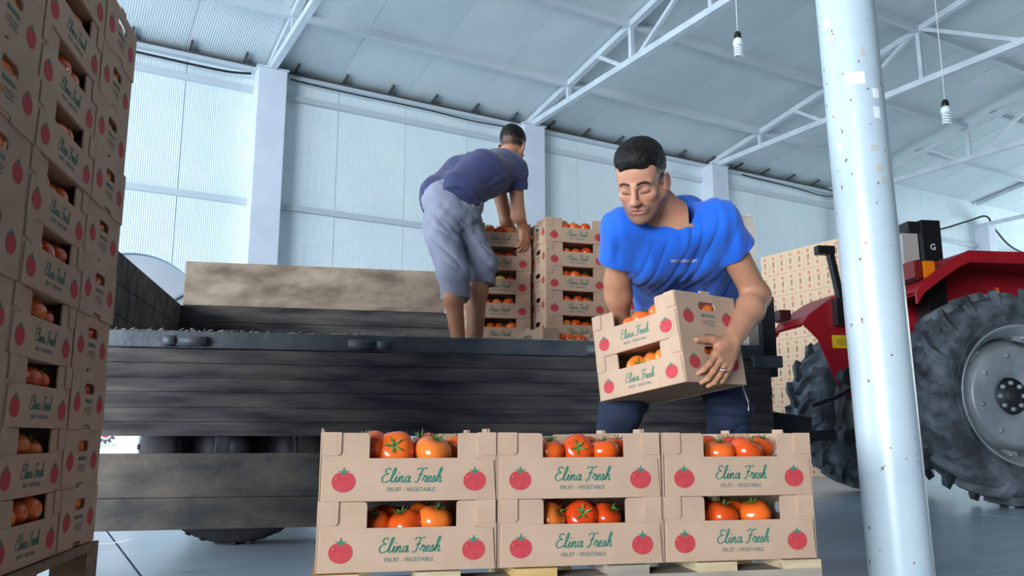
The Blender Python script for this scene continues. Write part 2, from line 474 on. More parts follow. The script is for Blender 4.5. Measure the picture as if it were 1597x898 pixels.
# ---- lettering
def ribbon(strokes, w, mi=0):
    mb = MB()
    for st in strokes:
        P = spline(st, 7) if len(st) > 2 else st
        n = len(P); vs = []; fs = []
        for i, p in enumerate(P):
            a, b_ = P[max(i-1,0)], P[min(i+1,n-1)]
            dx, dy = b_[0]-a[0], b_[1]-a[1]; l = math.hypot(dx, dy) or 1
            ww = w * (.75 + .35 * abs(dy / l))
            nx, ny = -dy/l*ww/2, dx/l*ww/2
            vs += [(p[0]+nx, 0, p[1]+ny), (p[0]-nx, 0, p[1]-ny)]
        for i in range(n-1): fs.append((2*i, 2*i+1, 2*i+3, 2*i+2))
        mb.add(vs, fs, mi)
    return mb
GL = {
 'E': (1.45, [[(1.3,1.95),(.9,2.25),(.5,2.0),(.55,1.55),(1.0,1.32),(.5,1.18),(.15,.7),(.35,.12),(.85,0),(1.4,.3)]]),
 'l': (.72, [[(0,.2),(.45,1.2),(.62,2.0),(.48,2.3),(.3,1.9),(.2,.9),(.25,.2),(.45,0),(.75,.25)]]),
 'i': (.62, [[(0,.2),(.3,.95),(.22,.3),(.36,0),(.65,.25)], [(.38,1.35),(.46,1.5)]]),
 'n': (.98, [[(0,.2),(.2,.95),(.12,0)], [(.14,.4),(.45,.95),(.66,.82),(.58,.25),(.74,0),(1.0,.25)]]),
 'a': (1.1, [[(.8,.82),(.45,.98),(.12,.5),(.28,.03),(.58,.2),(.84,.92),(.74,.25),(.9,0),(1.12,.25)]]),
 ' ': (.55, []),
 'F': (1.25, [[(.1,1.9),(.45,2.2),(1.35,2.12),(1.65,2.3)], [(.98,2.12),(.8,1.2),(.6,.2),(.3,-.05),(.08,.15)], [(.42,1.12),(.8,1.22),(1.2,1.22)]]),
 'r': (.82, [[(0,.2),(.28,1.05),(.36,.85),(.68,.9),(.52,.3),(.64,0),(.86,.25)]]),
 'e': (.7, [[(0,.35),(.45,.6),(.5,.92),(.25,.92),(.1,.4),(.32,.02),(.72,.25)]]),
 's': (.74, [[(0,.2),(.4,1.0),(.48,.6),(.5,.2),(.25,0),(.05,.12)], [(.42,.05),(.76,.25)]]),
 'h': (1.0, [[(0,.2),(.45,1.3),(.58,2.1),(.44,2.3),(.28,1.8),(.14,0)], [(.18,.5),(.48,.95),(.68,.8),(.6,.22),(.76,0),(1.0,.25)]]),
}
def script_word(text, width, w):
    st = []; x = 0
    for ch in text:
        adv, ss = GL[ch]
        for s_ in ss: st.append([(x + px + .22 * py, py) for px, py in s_])
        x += adv
    k = width / x
    st = [[((px - x/2) * k, py * k) for px, py in s_] for s_ in st]
    return ribbon(st, w)
def text_mesh(body, size, align='CENTER', bold=0.0):
    cu = bpy.data.curves.new('lettering', 'FONT'); cu.body = body; cu.size = size; cu.align_x = align; cu.offset = bold; cu.resolution_u = 2
    o = bpy.data.objects.new('lettering', cu); C.objects.link(o)
    me = bpy.data.meshes.new_from_object(o.evaluated_get(bpy.context.evaluated_depsgraph_get()))
    bpy.data.objects.remove(o); bpy.data.curves.remove(cu)
    mb = MB(); mb.add([(v.co.x, 0, v.co.y) for v in me.vertices], [tuple(p.vertices) for p in me.polygons])
    bpy.data.meshes.remove(me)
    return mb
def merged(*mbs):
    out = MB()
    for mb, mi, dx, dz in mbs: out.add([(v[0]+dx, v[1], v[2]+dz) for v in mb.v], mb.f, mi)
    return out
BR = script_word('Elina Fresh', .138, .0030)
FV = text_mesh('FRUIT - VEGETABLE', .0125, bold=.0003)
brand_me = merged((BR, 0, 0, .041), (FV, 1, 0, .021)).mesh('brand_lettering', M_print_green, M_print_grey)
MN = text_mesh('MANUSA', .0165, bold=.0003)
lines = MB()
for z, x0, x1 in ((.0, -.018, .030), (-.0075, -.018, .026), (-.015, -.012, .030)):
    x = x0
    while x < x1:
        l = .0035 + .003 * ((int(x*1e5) * 7) % 3) / 3; lines.box((x, 0, z), (x + l, .0002, z + .0035)); x += l + .0016
ring = MB()
for i in range(16):
    a, b_ = 2*math.pi*i/16, 2*math.pi*(i+1)/16
    ring.add([(.0075*math.cos(a),0,.0075*math.sin(a)),(.0075*math.cos(b_),0,.0075*math.sin(b_)),(.0045*math.cos(b_),0,.0045*math.sin(b_)),(.0045*math.cos(a),0,.0045*math.sin(a))], [(0,3,2,1)])
side_me = merged((MN, 0, 0, .018), (lines, 1, 0, .004), (ring, 2, -.028, -.002)).mesh('side_lettering', M_print_green, M_print_grey, M_print_orange)
# ---- tomato print
tp = MB()
N = 28
vs = []
for i in range(N):
    a = 2*math.pi*i/N
    x, z = math.cos(a), math.sin(a)
    r = 1 - .10 * math.exp(-((a - math.pi/2)/.35)**2)
    vs.append((x * .0262 * r, 0, z * .0228 * r - .002))
tp.add(vs, [tuple(range(N))], 0)
star = []
for i in range(10):
    a = math.pi/2 + 2*math.pi*i/10
    r = (.0150 if i % 2 == 0 else .0050) * (1.0 if math.sin(a) > -.2 else .75)
    star.append((r * math.cos(a), -.0003, .0185 + r * .8 * math.sin(a)))
tp.add(star + [(0, -.0003, .0185)], [(i, (i+1) % 10, 10) for i in range(10)], 1)
hl = [(-.019, -.0002, .004), (-.0165, -.0002, .009), (-.0145, -.0002, .010), (-.0170, -.0002, .003)]
tp.add(hl, [(0, 3, 2, 1)], 2)
tprint_me = tp.mesh('tomato_print', M_print_red, M_print_green, mat('print_highlight', srgb(214,120,122), .8))

# ---- crate meshes; origin at the middle of the base, long faces at -y and +y
def round_rect(x0, x1, z0, z1, r, n=4):
    P = []
    for cx, cz, a0 in ((x1-r, z0+r, -90), (x1-r, z1-r, 0), (x0+r, z1-r, 90), (x0+r, z0+r, 180)):
        for i in range(n + 1):
            a = math.radians(a0 + 90 * i / n); P.append((cx + r * math.cos(a), cz + r * math.sin(a)))
    return P
hx, hy = LX/2, LY/2
PH = .094                                            # height of the low front
WL, WR = -.092, .108                                 # window in the long side
long_prof = [(-hx+.002, 0), (hx-.002, 0), (hx-.002, HC-.001), (WR+.008, HC-.001), (WR+.002, HC-.003), (WR, HC-.009), (WR, PH-.002), (WL, PH-.002), (WL, HC-.009), (WL-.002, HC-.003), (WL-.008, HC-.001), (-hx+.002, HC-.001)]
long_me = MB().poly(long_prof, TH_C).mesh('long_side', M_card)
panel_prof = [(-hx+.006, .001), (hx-.004, .001), (hx-.009, PH-.004), (hx-.045, PH-.003), (hx-.049, PH), (-hx+.045, PH), (-hx+.041, PH-.003), (-hx+.010, PH-.005)]
panel_me = MB().poly(panel_prof, .003).mesh('outer_panel', M_card)
tab = .030
short_prof = [(-hy, 0), (-tab, 0), (-tab+.002, .012), (tab-.002, .012), (tab, 0), (hy, 0), (hy, HC), (tab-.004, HC), (tab-.006, HC+.010), (-tab+.006, HC+.010), (-tab+.004, HC), (-hy, HC)]
hole = round_rect(-.042, .042, .094, .122, .012)
short_me = MB().poly(short_prof, TH_C, holes=[hole]).mesh('short_side', M_card)
base_me = boxmesh('base', (-hx+TH_C, -hy+TH_C, .001), (hx-TH_C, hy-TH_C, .006), M_card_in)
flap_me = MB().poly([(0, PH+.006), (.036, PH+.006), (.041, PH+.009), (.043, PH+.014), (.043, HC+.0005), (0, HC+.0005)], .0035).mesh('corner_flap', M_card)
flap_me2 = MB().poly([(0, PH+.006), (0, HC+.0005), (-.043, HC+.0005), (-.043, PH+.014), (-.041, PH+.009), (-.036, PH+.006)][::-1], .0035).mesh('corner_flap', M_card)
R90 = math.pi / 2
CRATE_PARTS = []
def cp(name, me, loc, rz=0): CRATE_PARTS.append((name, me, loc, rz))
cp('base', base_me, (0, 0, 0))
cp('long_side', long_me, (0, -hy, 0)); cp('long_side', long_me, (0, hy, 0), math.pi)
cp('short_side', short_me, (hx, 0, 0), R90); cp('short_side', short_me, (-hx, 0, 0), -R90)
cp('outer_panel', panel_me, (0, -hy-.003, 0)); cp('outer_panel', panel_me, (0, hy+.003, 0), math.pi)
for s_ in (-1, 1):
    rz = 0 if s_ < 0 else math.pi
    cp('corner_flap', flap_me, ((-hx+.003)*(-s_), s_*(hy+.0035), 0), rz)
    cp('corner_flap', flap_me2, ((hx-.003)*(-s_), s_*(hy+.0035), 0), rz)
    cp('tomato_print', tprint_me, (-.147*-s_, s_*(hy+.0037), .045), rz); cp('tomato_print', tprint_me, (.147*-s_, s_*(hy+.0037), .045), rz)
    cp('brand_lettering', brand_me, (.002*-s_, s_*(hy+.0037), 0), rz)
    rs = R90 if s_ > 0 else -R90
    cp('tomato_print', tprint_me, (s_*(hx+.0006), -.098*s_, .070), rs); cp('tomato_print', tprint_me, (s_*(hx+.0006), .098*s_, .070), rs)
    cp('side_lettering', side_me, (s_*(hx+.0006), 0, .052), rs)
def crate(loc, rot, label, group, faces='all', name='tomato_crate'):
    root = empty(name, loc, rot)
    for nm, me, l, rz in CRATE_PARTS:
        obj(nm, me, root, loc=l, rot=(0, 0, rz))
    tag(root, label, 'crate', group)
    return root

# ---- tomatoes
def tomato_material():
    m = bpy.data.materials.new('tomato_skin'); m.use_nodes = True
    nt = m.node_tree; b = nt.nodes['Principled BSDF']
    b.inputs['Roughness'].default_value = .16; b.inputs['Specular IOR Level'].default_value = .6
    oi = nt.nodes.new('ShaderNodeObjectInfo')
    r = nt.nodes.new('ShaderNodeValToRGB')
    r.color_ramp.elements[0].position = 0; r.color_ramp.elements[0].color = srgb(204,54,20)
    r.color_ramp.elements[1].position = 1; r.color_ramp.elements[1].color = srgb(242,146,62)
    e = r.color_ramp.elements.new(.5); e.color = srgb(230,96,30)
    tc = nt.nodes.new('ShaderNodeTexCoord'); no = nt.nodes.new('ShaderNodeTexNoise'); no.inputs['Scale'].default_value = 22; no.inputs['Detail'].default_value = 4
    nt.links.new(tc.outputs['Object'], no.inputs['Vector'])
    ad = nt.nodes.new('ShaderNodeMath'); ad.operation = 'MULTIPLY_ADD'; ad.inputs[1].default_value = .5
    nt.links.new(no.outputs['Fac'], ad.inputs[0])
    sc = nt.nodes.new('ShaderNodeMath'); sc.operation = 'MULTIPLY_ADD'; sc.inputs[1].default_value = .8; sc.inputs[2].default_value = -.2
    nt.links.new(oi.outputs['Random'], sc.inputs[0]); nt.links.new(sc.outputs[0], ad.inputs[2])
    nt.links.new(ad.outputs[0], r.inputs['Fac']); nt.links.new(r.outputs['Color'], b.inputs['Base Color'])
    return m
M_tom = tomato_material()
M_calyx = mat('calyx_green', srgb(64,116,44), .6, srgb(92,140,62), 40)
M_tom_y = mat('yellow_tomato_skin', srgb(222,196,92), .2, srgb(228,206,120), 20)
def tomato_mesh(seed, m):
    r_ = random.Random(seed); L = r_.choice((4, 5, 6)); ph = r_.random() * 6; amp = .02 + .03 * r_.random()
    mb = MB(); n, k = 24, 14; vs = []; fs = []
    for j in range(k + 1):
        t = math.pi * j / k
        for i in range(n):
            a = 2*math.pi*i/n
            lob = 1 + amp * math.cos(L * a + ph) * math.sin(t)**1.5 * (1.3 if t < 1.5 else .7)
            rr = math.sin(t) ** .92 * lob
            z = .82 * math.cos(t) - (.16 * math.exp(-(t/.42)**2)) + .05 * math.exp(-((math.pi-t)/.3)**2)
            vs.append((rr * math.cos(a), rr * math.sin(a), z))
    for j in range(k):
        for i in range(n):
            i2 = (i+1) % n
            fs.append((j*n+i, (j+1)*n+i, (j+1)*n+i2, j*n+i2))
    mb.add(vs, fs, 0, True)
    return mb.mesh('tomato_flesh', m, weld=True)
def calyx_mesh(seed):
    r_ = random.Random(seed); mb = MB(); n = r_.choice((5, 6))
    for i in range(n):
        a = 2*math.pi*(i + .3*r_.random())/n; L = .42 + .2*r_.random(); lift = .12 + .3*r_.random()
        d = Vector((math.cos(a), math.sin(a), 0)); s_ = Vector((-d.y, d.x, 0))
        pts = [(0, .66, .05), (.33, .72, .07), (.7, .74 + lift*.3, .05), (1, .66 + lift, .004)]
        vs = []
        for t, z, w in pts: p = d * (L * t) + Vector((0, 0, z)); vs += [p - s_*w, p + s_*w]
        mb.add(vs, [(2*q, 2*q+1, 2*q+3, 2*q+2) for q in range(3)], 0, True)
        mb.add([v - Vector((0,0,.015)) for v in vs], [(2*q, 2*q+2, 2*q+3, 2*q+1) for q in range(3)], 0, True)
    mb.tube([(0, 0, .62), (.03, .02, .82), (.10, .02, .98)], [.05, .04, .045], 6)
    return mb.mesh('calyx', M_calyx)
TM = [tomato_mesh(i, M_tom) for i in range(5)]; TMY = tomato_mesh(9, M_tom_y)
CM = [calyx_mesh(i) for i in range(4)]
def tomato(p, r, label, group, tilt=None, yellow=False):
    i = random.randrange(5)
    root = empty('tomato', p)
    if tilt is None: tilt = (random.uniform(-.5, .5), random.uniform(-.5, .5))
    root.rotation_euler = (tilt[0], tilt[1], random.uniform(0, 6.28))
    root.rotation_euler = (Matrix.Rotation(tilt[1], 3, 'Y') @ Matrix.Rotation(tilt[0], 3, 'X') @ Matrix.Rotation(random.uniform(0, 6.28), 3, 'Z')).to_euler()
    root.scale = (r, r, r)
    obj('flesh', TMY if yellow else TM[i], root)
    obj('calyx', CM[random.randrange(4)], root)
    tag(root, label, 'tomato', group)
    return root
NTH = ['first', 'second', 'third', 'fourth', 'fifth', 'sixth']
def fill(Mx, where, group, spec=None, rowb=2, rise=0.0, dy=0.0):
    """tomatoes seen through the low front: a front row and some behind it"""
    if spec is None:
        x = -.062 + random.uniform(-.01, .01); spec = []
        for k in range(3):
            spec.append((x, -.098 + dy + random.uniform(-.006, .006), random.uniform(.036, .041))); x += .068 + random.uniform(-.004, .006)
    for k, sp in enumerate(spec):
        x, y, r = sp[:3]; z = sp[3] if len(sp) > 3 else .098 + rise + random.uniform(-.006, .006)
        tl = sp[4] if len(sp) > 4 else None
        yel = k == 1 and where.startswith('fourth crate') and 'navy' in where
        tomato(Mx @ Vector((x, y, z)), r, f'{"pale yellow " if yel else ""}{NTH[k]} tomato from left, front row, {where}', group, tl, yel)
    for k in range(rowb):
        x = (-.04 + .085 * k) + random.uniform(-.008, .008)
        tomato(Mx @ Vector((x, -.022 + random.uniform(-.006, .006), .102 + rise + random.uniform(-.004, .006))), random.uniform(.036, .040), f'{NTH[k]} tomato from left, second row, {where}', group)
def TR(loc, rz): return Matrix.Translation(loc) @ Matrix.Rotation(rz, 4, 'Z')

# ---- pallets
M_pw = [M_pallet, mat('pallet_wood_yellow', srgb(210,174,112), .8, srgb(190,152,92), 5, stretch=(1,8,8)), mat('pallet_wood_grey', srgb(170,158,142), .85, srgb(146,136,122), 5, stretch=(1,8,8))]
def pallet(loc, rz, lx, ly, label, H=.20, dark=None, bw=.145):
    root = empty('wooden_pallet', loc, (0, 0, rz)); pick = lambda: dark or random.choice(M_pw)
    n = 6; w = .1
    for i in range(n):
        x = (lx - w) * i / (n - 1)
        obj('deck_board', MB().box((x, 0, H-.022), (x + w, ly, H - .0015)).mesh('deck_board', pick()), root)
    for y in (0, (ly - .1)/2, ly - .1):
        obj('cross_board', MB().box((0, y, H-.044), (lx, y + .1, H-.022)).mesh('cross_board', pick()), root)
        obj('skid', MB().box((0, y, 0), (lx, y + .1, .022)).mesh('skid', pick()), root)
        for x in (0, (lx - bw)/2, lx - bw):
            obj('block', MB().box((x, y, .022), (x + bw, y + .1, H-.044)).mesh('block', pick()), root)
    tag(root, label, 'pallet')
    return root
A12 = math.radians(12)
E1 = Vector((math.cos(A12), math.sin(A12), 0)); E2 = Vector((-math.sin(A12), math.cos(A12), 0))
F0 = Vector((-.428, 1.86, .2005))                     # front left foot of the front stack
pallet(F0 + E1*-.005 - E2*.01 - Vector((0,0,.2005)), A12, 1.215, .80, 'pale wooden pallet under the six front tomato crates')
G_f, G_t = 'tomato crates on the front pallet', 'tomatoes in the front crates'
NM = [['bottom left', 'bottom middle', 'bottom right'], ['top left', 'top middle', 'top right']]
T0, T1, T2 = (.9, 0), (.15, .1), (1.25, .1)
SPEC = {
 (0, 1): [(-.030, -.095, .0445, .112, (1.25, .1)), (.058, -.097, .0430, .108, (.35, .3)), (-.088, -.085, .043, .118, (.4,-.5))],
 (0, 0): [(-.070, -.088, .036, .096, (.6, 0)), (-.005, -.098, .041, .094, (.3, -.3)), (.066, -.095, .042, .102, (.2, .2))],
 (1, 1): [(-.062, -.096, .037, .108, (.2, .0)), (.008, -.098, .0395, .110, (1.3, 0)), (.076, -.096, .037, .108, (.1, -.1))],
 (1, 0): [(-.060, -.096, .039, .103, (.5, 1.0)), (.014, -.099, .041, .104, (1.15, .1)), (.080, -.094, .036, .103, (.5, .6))],
 (2, 1): [(-.078, -.096, .029, .106, (1.2, .2)), (-.022, -.097, .038, .103, (.25, 0)), (.050, -.098, .042, .106, (.2, .5))],
 (2, 0): [(-.082, -.084, .034, .098, (.5, .1)), (-.024, -.097, .042, .100, (.25, .25)), (.066, -.096, .043, .102, (.2, -.2))],
}
for i in range(3):
    for j in range(2):
        loc = F0 + E1*(.2015 + i*.4025) + E2*.15 + Vector((0, 0, j*HC))
        rz = A12 + (.006, -.004, .012)[i] * (1 if j else -.5)
        where = f'{NM[j][i]} crate on the front pallet'
        crate(loc, (0, 0, rz), f'open cardboard tomato crate, {NM[j][i]} of the six on the front pallet', G_f)
        fill(TR(loc, rz), where, G_t, SPEC[(i, j)], rowb=3 if j else 2, rise=.012 if j else .004)
# unseen row added behind them to keep the crate windows dark
for i in range(3):
    for j in range(2):
        loc = F0 + E1*(.2015 + i*.4025) + E2*.462 + Vector((0, 0, j*HC))
        crate(loc, (0, 0, A12), f'added open cardboard tomato crate hidden behind the {NM[j][i]} one of the front pallet', 'added second row of crates on the front pallet')
        if j: fill(TR(loc, A12), f'added crate behind the {NM[j][i]} front one', 'tomatoes in the added second row of the front pallet', rowb=2)
# ---- tall stack in the shade on the left: 30 + 40 + 30 cm along one pallet side
L0 = Vector((-1.172, 2.394, .2105)); AL = math.radians(10.9)
la = Vector((math.cos(AL), math.sin(AL), 0)); lb = Vector((-math.sin(AL), math.cos(AL), 0))
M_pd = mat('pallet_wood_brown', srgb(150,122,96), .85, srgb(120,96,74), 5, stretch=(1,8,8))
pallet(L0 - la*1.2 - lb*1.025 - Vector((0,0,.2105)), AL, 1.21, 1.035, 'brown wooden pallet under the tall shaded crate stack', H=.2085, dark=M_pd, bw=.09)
for j in range(10):
    o = ORD[j]; z = Vector((0, 0, j*HC)); jit = lambda: random.uniform(-.004, .004)
    sway = la * jit() + lb * jit()
    for q, (t, kind) in enumerate(((.154, 's'), (.510, 'l'), (.866, 's'))):
        rz = AL + jit()*1.5
        if kind == 's':                                # short side looks out
            loc = L0 - la*(hx+.002) - lb*t + z + sway
            crate(loc, (0, 0, rz), f'cardboard crate, {o} from the floor in the shaded stack\'s {"far" if q == 0 else "near"} end column', 'crates in the tall shaded stack')
            tomato(TR(loc, rz) @ Vector((.155, .026, .107)), .038, f'tomato behind the hand hole, {o} level of the shaded stack\'s {"far" if q == 0 else "near"} end column', 'tomatoes in the shaded stack')
        else:                                          # long side looks out
            loc = L0 - la*(hy+.004) - lb*t + z + sway
            crate(loc, (0, 0, rz + R90), f'cardboard crate with wide window, {o} from the floor in the shaded stack', 'crates in the tall shaded stack')
            fill(TR(loc, rz + R90), f'{o} wide window of the shaded stack', 'tomatoes in the shaded stack', rowb=0, rise=.010, dy=-.008)

# unseen crates added inside the stack, blocking light through its windows
back_me = MB().box((-hx, -hy, 0), (hx, hy, .006)).box((-hx, -hy, .006), (hx, -hy+.004, HC-.001)).box((-hx, hy-.004, .006), (hx, hy, HC-.001)).box((-hx, -hy+.004, .006), (-hx+.004, hy-.004, HC-.001)).box((hx-.004, -hy+.004, .006), (hx, hy-.004, HC-.001)).mesh('unseen_crate_walls', M_card)
for j in range(10):
    for q, (t, dep, r_) in enumerate(((.154, .605, 0), (.510, .465, R90), (.866, .605, 0))):
        o_ = obj('tomato_crate', back_me, loc=L0 - la*dep - lb*t + Vector((0, 0, j*HC + .0005)), rot=(0, 0, AL + r_))
        tag(o_, f'added unseen crate behind the {("far end", "middle", "near end")[q]} column of the shaded stack, {ORD[j]} level', 'crate', 'added inner crates of the shaded stack')
# ================================================================== trailer
M_plank = mat('weathered_dark_plank', srgb(44,42,48), .8, srgb(104,97,94), 6, bump=.9, bscale=26, stretch=(.45, 3, 3.2), lo=.34, hi=.72, detail=14)
M_plank2 = mat('weathered_grey_brown_board', srgb(58,58,60), .8, srgb(116,107,97), 4.5, bump=.8, bscale=26, stretch=(.7, 3, 1.6), lo=.34, hi=.68, detail=14)
M_plank3 = mat('muddy_brown_board', srgb(168,148,130), .85, srgb(112,94,80), 5, bump=1.0, bscale=12, stretch=(.8, 1, 1.8), lo=.36, hi=.68, detail=12)
M_plank4 = mat('pale_splintered_board', srgb(214,204,188), .85, srgb(178,168,152), 6, bump=.6, bscale=24, stretch=(1, 1, 1))
M_iron = mat('worn_grey_iron', srgb(70,76,86), .5, srgb(98,102,108), 6, metal=.3, bump=.2, bscale=50)
M_irond = mat('dark_greasy_iron', srgb(34,36,42), .55, srgb(52,54,60), 8, metal=.3, bump=.2)
M_bed = mat('dirty_trailer_bed', srgb(92,84,76), .9, srgb(64,58,54), 5, bump=.4)
M_tyre = mat('dusty_tyre_rubber', srgb(54,59,66), .72, srgb(122,131,141), 6, bump=.35, bscale=30, lo=.40, hi=.78, detail=10)
M_tyre2 = mat('black_tyre_rubber', srgb(38,38,40), .8, srgb(58,56,56), 6, bump=.2)
M_rim = mat('grey_rim_paint', srgb(166,174,180), .42, srgb(140,148,154), 5, metal=.2)
TN = Vector((-1.266, 3.72, 0)); TL, TRR, TW = -.57, 2.66, 1.92
BED = .915
tr = empty('farm_trailer', TN, (0, 0, A12))
tag(tr, 'old farm trailer with lowered dark plank side and brown far side board', 'trailer')
def tpart(name, lo, hi, m, bevel=.004): return obj(name, MB().box(lo, hi).mesh(name, m, bevel=bevel), tr)
nb = 6
for i in range(nb):
    y0 = .03 + (TW-.03) * i / nb; y1 = .03 + (TW-.03) * (i+1) / nb
    tpart('bed_plank', (TL, y0+.002, BED-.04), (TRR, y1-.002, BED), M_bed)
tpart('edge_rail', (TL, -.03, .885), (TRR+.02, .03, .962), M_iron, .006)
tpart('edge_rail', (TL, TW-.03, .86), (TRR, TW+.03, BED), M_irond)
# lowered near side: ribbed planks, a gap with straps, a broad board below
zt = .878
hs = [.062, .066, .060, .068, .062, .062]
for i, h in enumerate(hs):
    d = (.0, .003, -.001, .002, .0, .003)[i]
    tpart('side_plank', (TL, -.052 + d, zt - h + .0012), (TRR-.02, -.022 + d, zt), M_plank, .0025); zt -= h
ZB = zt
tpart('light_block_sheet', (TL, -.024, ZB + .004), (TRR-.02, -.012, .878), M_irond, 0)  # added behind the planks to stop light showing through their gaps
tpart('lower_board', (TL-.02, -.056, .105), (TRR-.45, -.020, .2372), M_plank2, .006)
tpart('lower_board', (TL-.02, -.056, .238), (TRR-.45, -.020, .425), M_plank2, .006)
tpart('light_block_strip', (TL, -.020, .20), (TRR-.5, -.012, .28), M_irond, 0)  # added to block the bright line of light at the board seam
for x in (-.05, 1.1, 2.0): tpart('strap', (x, -.012, .12), (x+.06, -.002, .87), M_irond)
# hinges on the rail
def hinge(x, l1, l2):
    mb = MB().tube([(x, -.038, .915), (x + l1, -.038, .915)], .024, 12).tube([(x + l1 + .012, -.038, .915), (x + l1 + .012 + l2, -.038, .915)], .022, 12)
    mb.box((x + .01, -.05, .895), (x + l1 + l2 - .01, -.03, .935))
    obj('hinge', mb.mesh('hinge', M_iron), tr)
for x, a, b_ in ((-.29, .05, .12), (.51, .12, .06), (1.66, .12, .08)): hinge(x, a, b_)
# far side: ribbed lower planks and a broad brown board
zz = BED
for h in (.11, .115, .115, .11):
    tpart('far_plank', (TL, TW-.05, zz + .003), (TRR, TW-.015, zz + h), M_plank); zz += h
tpart('far_board', (TL+.01, TW-.06, zz + .0005), (1.2, TW-.022, zz + .30), M_plank3, .006)
tpart('far_board', (1.21, TW-.06, zz + .0005), (TRR, TW-.022, zz + .16), M_plank3, .006)
# left end panel
zz = BED
for h in (.15, .15, .15):
    tpart('end_plank', (TL-.035, 0, zz + .002), (TL, TW-.016, zz + h), M_plank2); zz += h
# head board at the tractor end, rounded at its near top corner
hb = [(0, BED-.1), (TW-.06, BED-.1), (TW-.06, 1.55)]
hb += [(.30, 1.585), (.16, 1.62), (.10, 1.66), (.05, 1.675), (.02, 1.66), (0, 1.62)]
Mh = frame((TRR-.10, 0, 0), (0, 1, 0), (1, 0, 0), (0, 0, 1))
obj('head_board', MB().poly(hb, .055, M=Mh).mesh('head_board', M_plank4, bevel=.006), tr)
tpart('corner_post', (TRR-.05, -.035, .80), (TRR+.03, .04, 1.22), M_irond, .006)
tpart('corner_bracket', (TRR-.12, -.07, .845), (TRR+.04, -.03, .905), M_iron, .005)
# debris on the rail: straw and splinters
mb = MB()
r_ = random.Random(4)
for i in range(420):
    x = r_.uniform(TL, TRR); y = r_.uniform(-.02, .025); a = r_.uniform(-1.2, 1.2); l = r_.uniform(.008, .035)
    if r_.random() < .5: x = r_.choice((.75, 1.35, 1.75, 2.3)) + r_.gauss(0, .12)
    dz = r_.uniform(0, .014)
    mb.bar((x, y, .963 + dz*.3), (x + l*math.cos(a), y + l*math.sin(a)*.5, .963 + dz), .0025)
o_ = obj('straw_litter', mb.mesh('straw_litter', mat('straw', srgb(176,168,150), .9)), tr); o_['kind'] = 'stuff'
# chassis
for y in (.5, 1.4): tpart('chassis_beam', (TL+.05, y-.05, .72), (TRR, y+.05, .872), M_irond)
for x in (TL+.1, .6, 1.4, 2.3): tpart('cross_member', (x, .03, .80), (x+.08, TW-.03, .872), M_irond)
obj('drawbar', MB().bar((TRR, .95, .66), (TRR+.78, .95, .56), .10, .12).mesh('drawbar', M_irond), tr)
# wheels
def tyre_profile(R, w, rr):
    return [(rr, -w*.40), (rr+.03, -w*.46), ((R+rr)/2, -w*.5), (R-.05, -w*.47), (R-.015, -w*.40), (R, -w*.25), (R, w*.25), (R-.015, w*.40), (R-.05, w*.47), ((R+rr)/2, w*.5), (rr+.03, w*.46), (rr, w*.40)]
wheel_c = TN
def trailer_wheel(x, y):
    M = frame((x, y, .45), (1, 0, 0), (0, 0, 1), (0, -1, 0))
    ty = obj('tyre', MB().lathe(tyre_profile(.447, .24, .27), 48, M, closed=True).mesh('tyre', M_tyre2), tr)
    mb = MB()
    for k in range(40):
        a = 2*math.pi*k/40; Mk = M @ Matrix.Rotation(a, 4, 'Z')
        for s_ in (-1, 1): mb.box((.440, -.012, s_*.05 - .035), (.4495, .012, s_*.05 + .035), M=Mk)
    obj('tread', mb.mesh('tread', M_tyre2), ty)
    obj('rim', MB().lathe([(.27, .10), (.25, .09), (.24, .02), (.12, .03), (.10, .06), (0, .06)], 32, M).lathe([(.27, .10), (.275, -.09), (.25, -.09), (.24, .02)], 32, M).mesh('rim', M_irond), tr)
    obj('hub', MB().lathe([(.07, .05), (.065, .11), (.03, .125), (0, .125)], 24, M).mesh('hub', M_irond), tr)
wx, wy = (Vector((-1.317, 4.05, 0)) - TN).dot(E1), (Vector((-1.317, 4.05, 0)) - TN).dot(E2)
trailer_wheel(wx, wy + .02); trailer_wheel(wx, wy + 1.28)
obj('axle', MB().tube([(wx, wy-.02, .45), (wx, wy+1.3, .45)], .05, 12).mesh('axle', M_irond), tr)
for y in (.5, 1.4):
    obj('leaf_spring', MB().box((wx-.4, y-.04, .56), (wx+.4, y+.04, .60)).box((wx-.28, y-.04, .53), (wx+.28, y+.04, .56)).box((wx-.15, y-.04, .50), (wx+.15, y+.04, .53)).box((wx-.42, y-.03, .58), (wx-.36, y+.03, .73)).box((wx+.36, y-.03, .58), (wx+.42, y+.03, .73)).mesh('leaf_spring', M_irond), tr)

# ---- crates on the trailer
def on_stack(p, rz, n, name, grp):
    for j in range(n):
        loc = Vector((p[0], p[1], BED + .001 + j*HC)); r2 = rz + random.uniform(-.012, .012)
        loc = loc + Vector((random.uniform(-.004, .004), random.uniform(-.003, .003), 0))
        crate(loc, (0, 0, r2), f'tomato crate, {ORD[j] if j else "lowest"} from the bottom, {name}', grp)
        fill(TR(loc, r2), f'{ORD[j]} crate, {name}', 'tomatoes in the trailer crates', rowb=2 if j == n-1 else 0, rise=.012 if j == n-1 else 0)
        tomato(TR(loc, r2) @ Vector((-.148, .02, .104)), .036, f'tomato behind the hand hole, {ORD[j]} crate, {name}', 'tomatoes in the trailer crates')
def corner_to_center(px, py, Y, rz, right=False):
    p = at(px, py, Y); e1 = Vector((math.cos(rz), math.sin(rz), 0)); e2 = Vector((-e1.y, e1.x, 0))
    return p + (e1 * (-.2 if right else .2)) + e2 * .15
ra = math.radians(17); p = corner_to_center(851.5, 400, 4.87, ra); on_stack(p, ra, 6, 'trailer stack between the men', 'crates stacked on the trailer')
